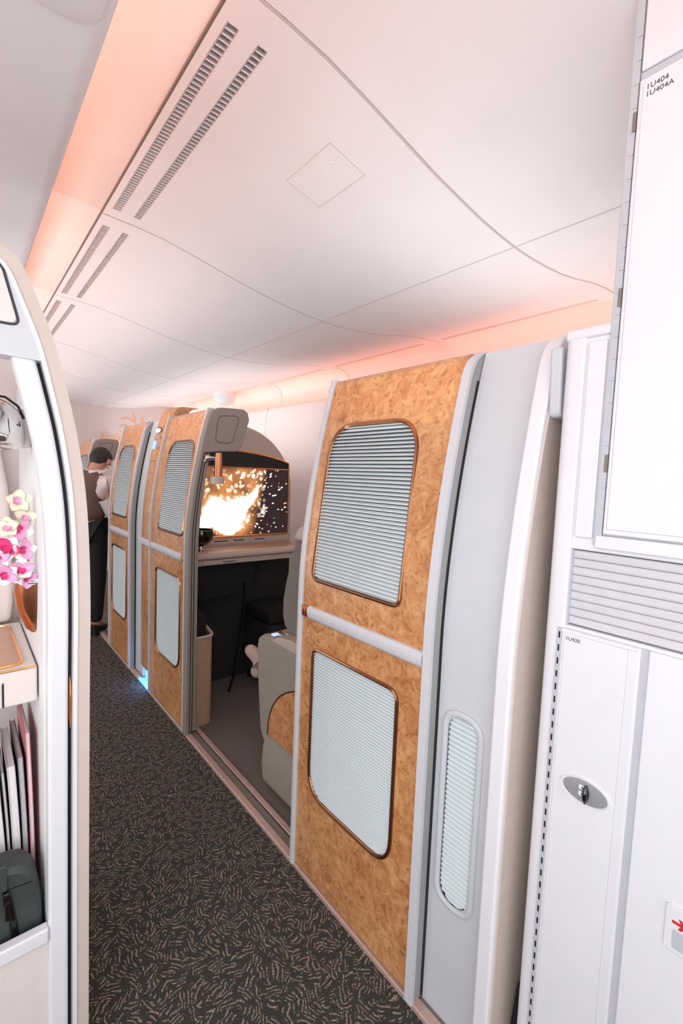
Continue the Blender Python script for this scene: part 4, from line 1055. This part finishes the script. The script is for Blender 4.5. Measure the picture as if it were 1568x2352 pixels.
mb = MB(); mb.extrude([(cx + (x - cx) * .96, cz + (z - cz) * .95) for x, z in pl], 'y', 1.0965, 1.10); build(mb, 'inset_pad', 'warm_white', lp, bevel=.001)
mb = MB(); mb.ellipsoid((.1815, 1.122, .88), .004, .012, .062, 14); build(mb, 'gold_latch', 'gold', lp)

# inner side wall of the left suite
t = thing('suite_side_wall', (.15, 1.4, 0), 'bright white inner side wall of the left suite', 'wall panel')
mb = MB(); mb.box(.1365, .160, 1.148, 1.70, 0, 1.62); build(mb, 'wall_skin', 'light_white', t, bevel=.003)
t = thing('back_panel', (-.1, 1.63, 0), 'pale rounded back panel behind the vanity shelf, left suite', 'panel')
bp_ = [(-.6, .94), (.112, .94), (.118, 1.0), (.118, 1.20), (.110, 1.34), (.092, 1.46), (.06, 1.58), (-.6, 1.60)]
mb = MB(); mb.extrude(bp_, 'y', 1.605, 1.65); build(mb, 'upper_panel', 'warm_white', t, bevel=.015, seg=4, angle=30)
mb = MB(); mb.box(-.6, .1365, 1.61, 1.65, 0, .86); build(mb, 'lower_panel', 'pinkish', t, smooth=False)
mb = MB(); mb.box(-.6, .1365, 1.655, 1.70, 0, 1.75); build(mb, 'rear_lining', 'warm_white', t, smooth=False)

sh = thing('vanity_shelf', (0, 1.4, .86), 'white vanity shelf with gold edge and copper tray top, left suite', 'shelf')
mb = MB(); mb.box(-.5, .1335, 1.222, 1.604, .855, .940); build(mb, 'shelf_body', 'warm_white', sh, bevel=.006, seg=3)
mb = MB(); mb.tube([(-.5, 1.223, .9385), (.131, 1.223, .9385)], .0026, 8); build(mb, 'gold_edge', 'gold', sh)
tp = rquad([(-.4, 1.245), (.108, 1.245), (.104, 1.575), (-.4, 1.575)], [.02, .028, .028, .02], 6)
mb = MB(); mb.extrude(tp, 'z', .9395, .9425); tr = build(mb, 'tray_inlay', 'rose_tray', sh, smooth=False)
mb = MB(); mb.tube([(x, y, .9425) for x, y in tp], .004, 8, closed=True); build(mb, 'tray_rim', 'gold', tr)
mb = MB(); mb.box(.0675, .0705, 1.2205, 1.23, .858, .914); build(mb, 'drawer_seam', 'black', sh, smooth=False)
mb = MB(); mb.box(-.5, .0675, 1.2185, 1.23, .858, .912); build(mb, 'drawer', 'warm_white', sh, bevel=.004)

# chrome reading light on the wall
cl = thing('reading_light', (.1, 1.31, 1.43), 'polished chrome wall reading light above the orchids', 'lamp')
mb = MB(); sec = rquad([(-.03, 1.428), (.118, 1.434), (.126, 1.48), (.104, 1.545), (-.03, 1.556)], [.012, .022, .035, .045, .02], 7)
mb.loft([[(.05 + (x - .05) * k_, y_, 1.49 + (z - 1.49) * k_) for x, z in sec] for y_, k_ in ((1.235, .55), (1.246, .80), (1.262, .94), (1.28, 1.0), (1.33, 1.0))]); build(mb, 'housing', 'chrome', cl, angle=60)
mb = MB(); mb.tube([(.05, 1.274, 1.552), (.085, 1.274, 1.549), (.108, 1.276, 1.532), (.119, 1.278, 1.505)], .0028, 6); build(mb, 'dark_seal', 'black', cl)
mb = MB(); mb.box(.10, .1365, 1.30, 1.345, 1.44, 1.53); build(mb, 'wall_mount', 'warm_white', cl, bevel=.01)
mb = MB(); mb.extrude(rquad([(-.01, 1.442), (.09, 1.446), (.085, 1.472), (-.01, 1.468)], [.008] * 4), 'y', 1.243, 1.262); build(mb, 'copper_band', 'copper', cl, bevel=.004)
mb = MB(); mb.ellipsoid((.085, 1.252, 1.487), .026, .012, .022, 16); build(mb, 'dark_lens', 'dark_chrome', cl)

# wall vase with orchids
v = thing('wall_vase', (.128, 1.275, 1.0), 'copper and chrome half-round wall vase holding orchids', 'vase')
prof = [(.006, .0), (.018, .012), (.034, .06), (.041, .105), (.044, .128), (.040, .128), (.037, .104), (.03, .06), (.012, .016)]
mb = MB(); mb.lathe(prof, (.1345, 1.275, 1.005), 24, 'z', math.pi / 2, 1.5 * math.pi); build(mb, 'vase_body', 'copper', v)
mb = MB(); mb.tube([(.1345 + .044 * math.cos(a), 1.275 + .044 * math.sin(a), 1.133) for a in [math.pi / 2 + math.pi * i / 16 for i in range(17)]], .0035, 8); build(mb, 'chrome_lip', 'chrome', v)
mb = MB(); mb.tube([(.1345 + (.012 + .030 * i / 10) * math.cos(2.0 + i * .16), 1.275 + (.014 + .030 * i / 10) * math.sin(2.0 + i * .16) - .004, 1.018 + .0115 * i) for i in range(11)], .005, 8); build(mb, 'chrome_swirl', 'chrome', v)

def petal(mb, c, dr, nrm, ln, wd, cup=.25):
    d = Vector(dr).normalized(); n_ = Vector(nrm).normalized(); s_ = d.cross(n_).normalized(); n_ = s_.cross(d).normalized()
    rows = 7; rings = []
    for th in (.0005, -.0005):
        for i in range(rows):
            u = i / (rows - 1); w = wd * (math.sin(math.pi * min(1, .12 + .86 * u)) ** .7)
            rings.append([Vector(c) + d * ln * u + s_ * w * q + n_ * (cup * ln * u * u * .6 + cup * w * q * q * 1.4 + th) for q in (-1, -.5, 0, .5, 1)])
    for half in (rings[:rows], rings[rows:]): mb.loft(half, closed=False, caps=False)
def orchid(stem_pts, blossoms, label):
    t = thing('orchid_stem', stem_pts[0], label, 'flower', 'orchid stems in the wall vase')
    mb = MB(); mb.tube(stem_pts, .0022, 6); build(mb, 'stem', 'stem_green', t)
    for (c, f, size, kind, ang) in blossoms:
        size *= .9
        f = Vector(f).normalized(); u = f.cross(Vector((0, 0, 1))).normalized(); w = u.cross(f).normalized()
        mb = MB()
        for k in range(5):
            a = ang + 2 * math.pi * k / 5
            petal(mb, c, u * math.cos(a) + w * math.sin(a) + f * .15, f, size, size * .47)
        bl = build(mb, 'blossom', kind, t, angle=80)
        mb = MB()
        a = ang + math.pi * 1.5
        for da in (-.5, .5): petal(mb, Vector(c) + f * .003, u * math.cos(a + da) + w * math.sin(a + da) + f * .5, f, size * .62, size * .26, .5)
        build(mb, 'lip', 'petal_pink' if kind == 'petal_white' else 'petal_blush', bl, angle=80)
        mb = MB()
        for k in (0, 2): petal(mb, Vector(c) + f * .0015, u * math.cos(ang + 2 * math.pi * k / 5 + .1) + w * math.sin(ang + 2 * math.pi * k / 5 + .1) + f * .2, f, size * 1.0, size * .40, .3)
        build(mb, 'blush', ('petal_pink' if size > .0275 else 'petal_blush') if kind == 'petal_white' else 'petal_cream', bl, angle=80)
orchid([(.128, 1.275, 1.10), (.122, 1.27, 1.2), (.11, 1.262, 1.31)],
       [((.108, 1.258, 1.318), (-.2, -1, .15), .030, 'petal_cream', 1.5), ((.118, 1.255, 1.285), (.0, -1, -.1), .027, 'petal_cream', .4), ((.107, 1.25, 1.252), (-.1, -1, .2), .030, 'petal_white', 2.1)],
       'tallest orchid stem with cream petals, beside the white side wall')
orchid([(.126, 1.27, 1.10), (.11, 1.26, 1.17), (.095, 1.25, 1.24)],
       [((.086, 1.245, 1.262), (-.4, -1, .1), .026, 'petal_cream', .2), ((.084, 1.24, 1.215), (-.2, -1, .1), .031, 'petal_white', .9), ((.112, 1.235, 1.21), (.1, -1, .0), .028, 'petal_white', 1.7), ((.066, 1.24, 1.19), (-.3, -1, .2), .029, 'petal_white', 2.6)],
       'middle orchid stem with white and magenta blossoms')
orchid([(.124, 1.268, 1.10), (.108, 1.25, 1.14), (.09, 1.235, 1.165)],
       [((.106, 1.232, 1.168), (0, -1, .1), .029, 'petal_white', .3), ((.08, 1.23, 1.158), (-.2, -1, 0), .028, 'petal_white', 1.2), ((.118, 1.236, 1.142), (.1, -1, -.1), .024, 'petal_white', 2.3)],
       'lowest orchid stem drooping over the vase lip')

# literature pocket, magazines, pouch
t = thing('literature_pocket', (0, 1.115, 0), 'white rail and front panel of the storage pocket, bottom left', 'pocket')
mb = MB(); mb.box(-.5, .1365, 1.10, 1.125, .352, .386); build(mb, 'rail', 'rim_white', t, bevel=.005, seg=3)
mb = MB(); mb.box(-.5, .1355, 1.112, 1.13, .0, .353); build(mb, 'front_panel', 'pinkish', t, smooth=False)
mb = MB(); mb.box(-.5, .1355, 1.131, 1.605, .255, .275); tag(build(mb, 'pocket_shelf', 'pinkish', None, bevel=.002), 'low shelf inside the storage pocket, under the magazines and pouch', 'shelf')
mags = [(.118, .127, .770, 'cover_red', 'page', 'tallest magazine with red edge, against the white side wall'),
        (.104, .116, .715, 'cover_dark', 'page_grey', 'grey-edged magazine next to the red-edged one'),
        (.086, .102, .700, 'page_grey', 'page', 'thick pale magazine with curling pages in the pocket'),
        (.077, .084, .69, 'cover_dark', 'page', 'thin dark-covered magazine left of the thick pale one'),
        (.062, .075, .675, 'page_grey', 'page', 'pale magazine with dark spine at the photo\'s left edge'),
        (.046, .060, .66, 'cover_dark', 'page_grey', 'dark magazine partly cut by the left edge of the photo')]
for i, (a, b_, zt, cm, pm, lab) in enumerate(mags):
    t = thing('magazine', ((a + b_) / 2, 1.26, .275), lab, 'magazine', 'magazines in the pocket')
    def leaf(x0, x1, name, m, ins):
        mb = MB(); rr = []
        for q in range(11):
            z = .275 + (zt - ins - .275) * q / 10; u = q / 10; dx = -.018 * u * u * (.4 + .12 * i); yy = 1.222 + .03 * u ** 2
            rr.append([(x0 + dx, yy + ins, z), (x1 + dx, yy + ins, z), (x1 + dx, yy + .21 - ins, z), (x0 + dx, yy + .21 - ins, z)])
        mb.loft(rr); return build(mb, name, m, t, angle=30)
    leaf(a + .0012, b_ - .0012, 'pages', pm, .003)
    leaf(b_ - .0012, b_, 'front_cover', cm, 0); leaf(a, a + .0012, 'back_cover', cm, 0)
pb = thing('zip_pouch', (.03, 1.17, .275), 'dark green-grey leather pouch with a zip, standing before the magazines', 'pouch')
ou = rquad([(-.14, .276), (.134, .276), (.130, .45), (.108, .535), (-.14, .55)], [.02, .02, .05, .04, .03], 6)
mb = MB(); rr = []
for y, s in ((1.140, .93), (1.148, .975), (1.165, 1), (1.19, 1), (1.207, .97), (1.214, .92)):
    rr.append([(.0 + (x) * s, y, .276 + (z - .276) * s + (.004 if s < 1 else 0) * 0) for x, z in ou])
mb.loft(rr); build(mb, 'pouch_body', 'leather_green', pb, angle=30)
zp = [(.060, .535), (.071, .50), (.082, .45), (.090, .38), (.095, .29)]
zp = [(x - .012, z) for x, z in zp]
mb = MB(); mb.tube([(x, 1.1395, z) for x, z in dens(zp)], .007, 8, flat=.35, up=(0, 1, 0)); zz_ = build(mb, 'zip_tape', 'zip', pb)
mb = MB()
q = dens(zp, 14)
for (x, z) in q[10:]: mb.box(x - .0035, x + .0035, 1.1355, 1.139, z - .0012, z + .0012)
zt_ = build(mb, 'zip_teeth', 'dark_chrome', zz_, smooth=False); zt_['kind'] = 'stuff'
mb = MB(); mb.box(.058, .070, 1.131, 1.137, .462, .482); mb.box(.061, .0705, 1.128, 1.1335, .425, .466)
mb.tube([(.060, 1.132, .484), (.066, 1.128, .488), (.071, 1.132, .482)], .0018, 6); build(mb, 'zip_pull', 'dark_chrome', pb, bevel=.001)
mb = MB(); mb.box(.036, .066, 1.133, 1.143, .49, .548); build(mb, 'strap_loop', 'leather_green', pb, bevel=.003)
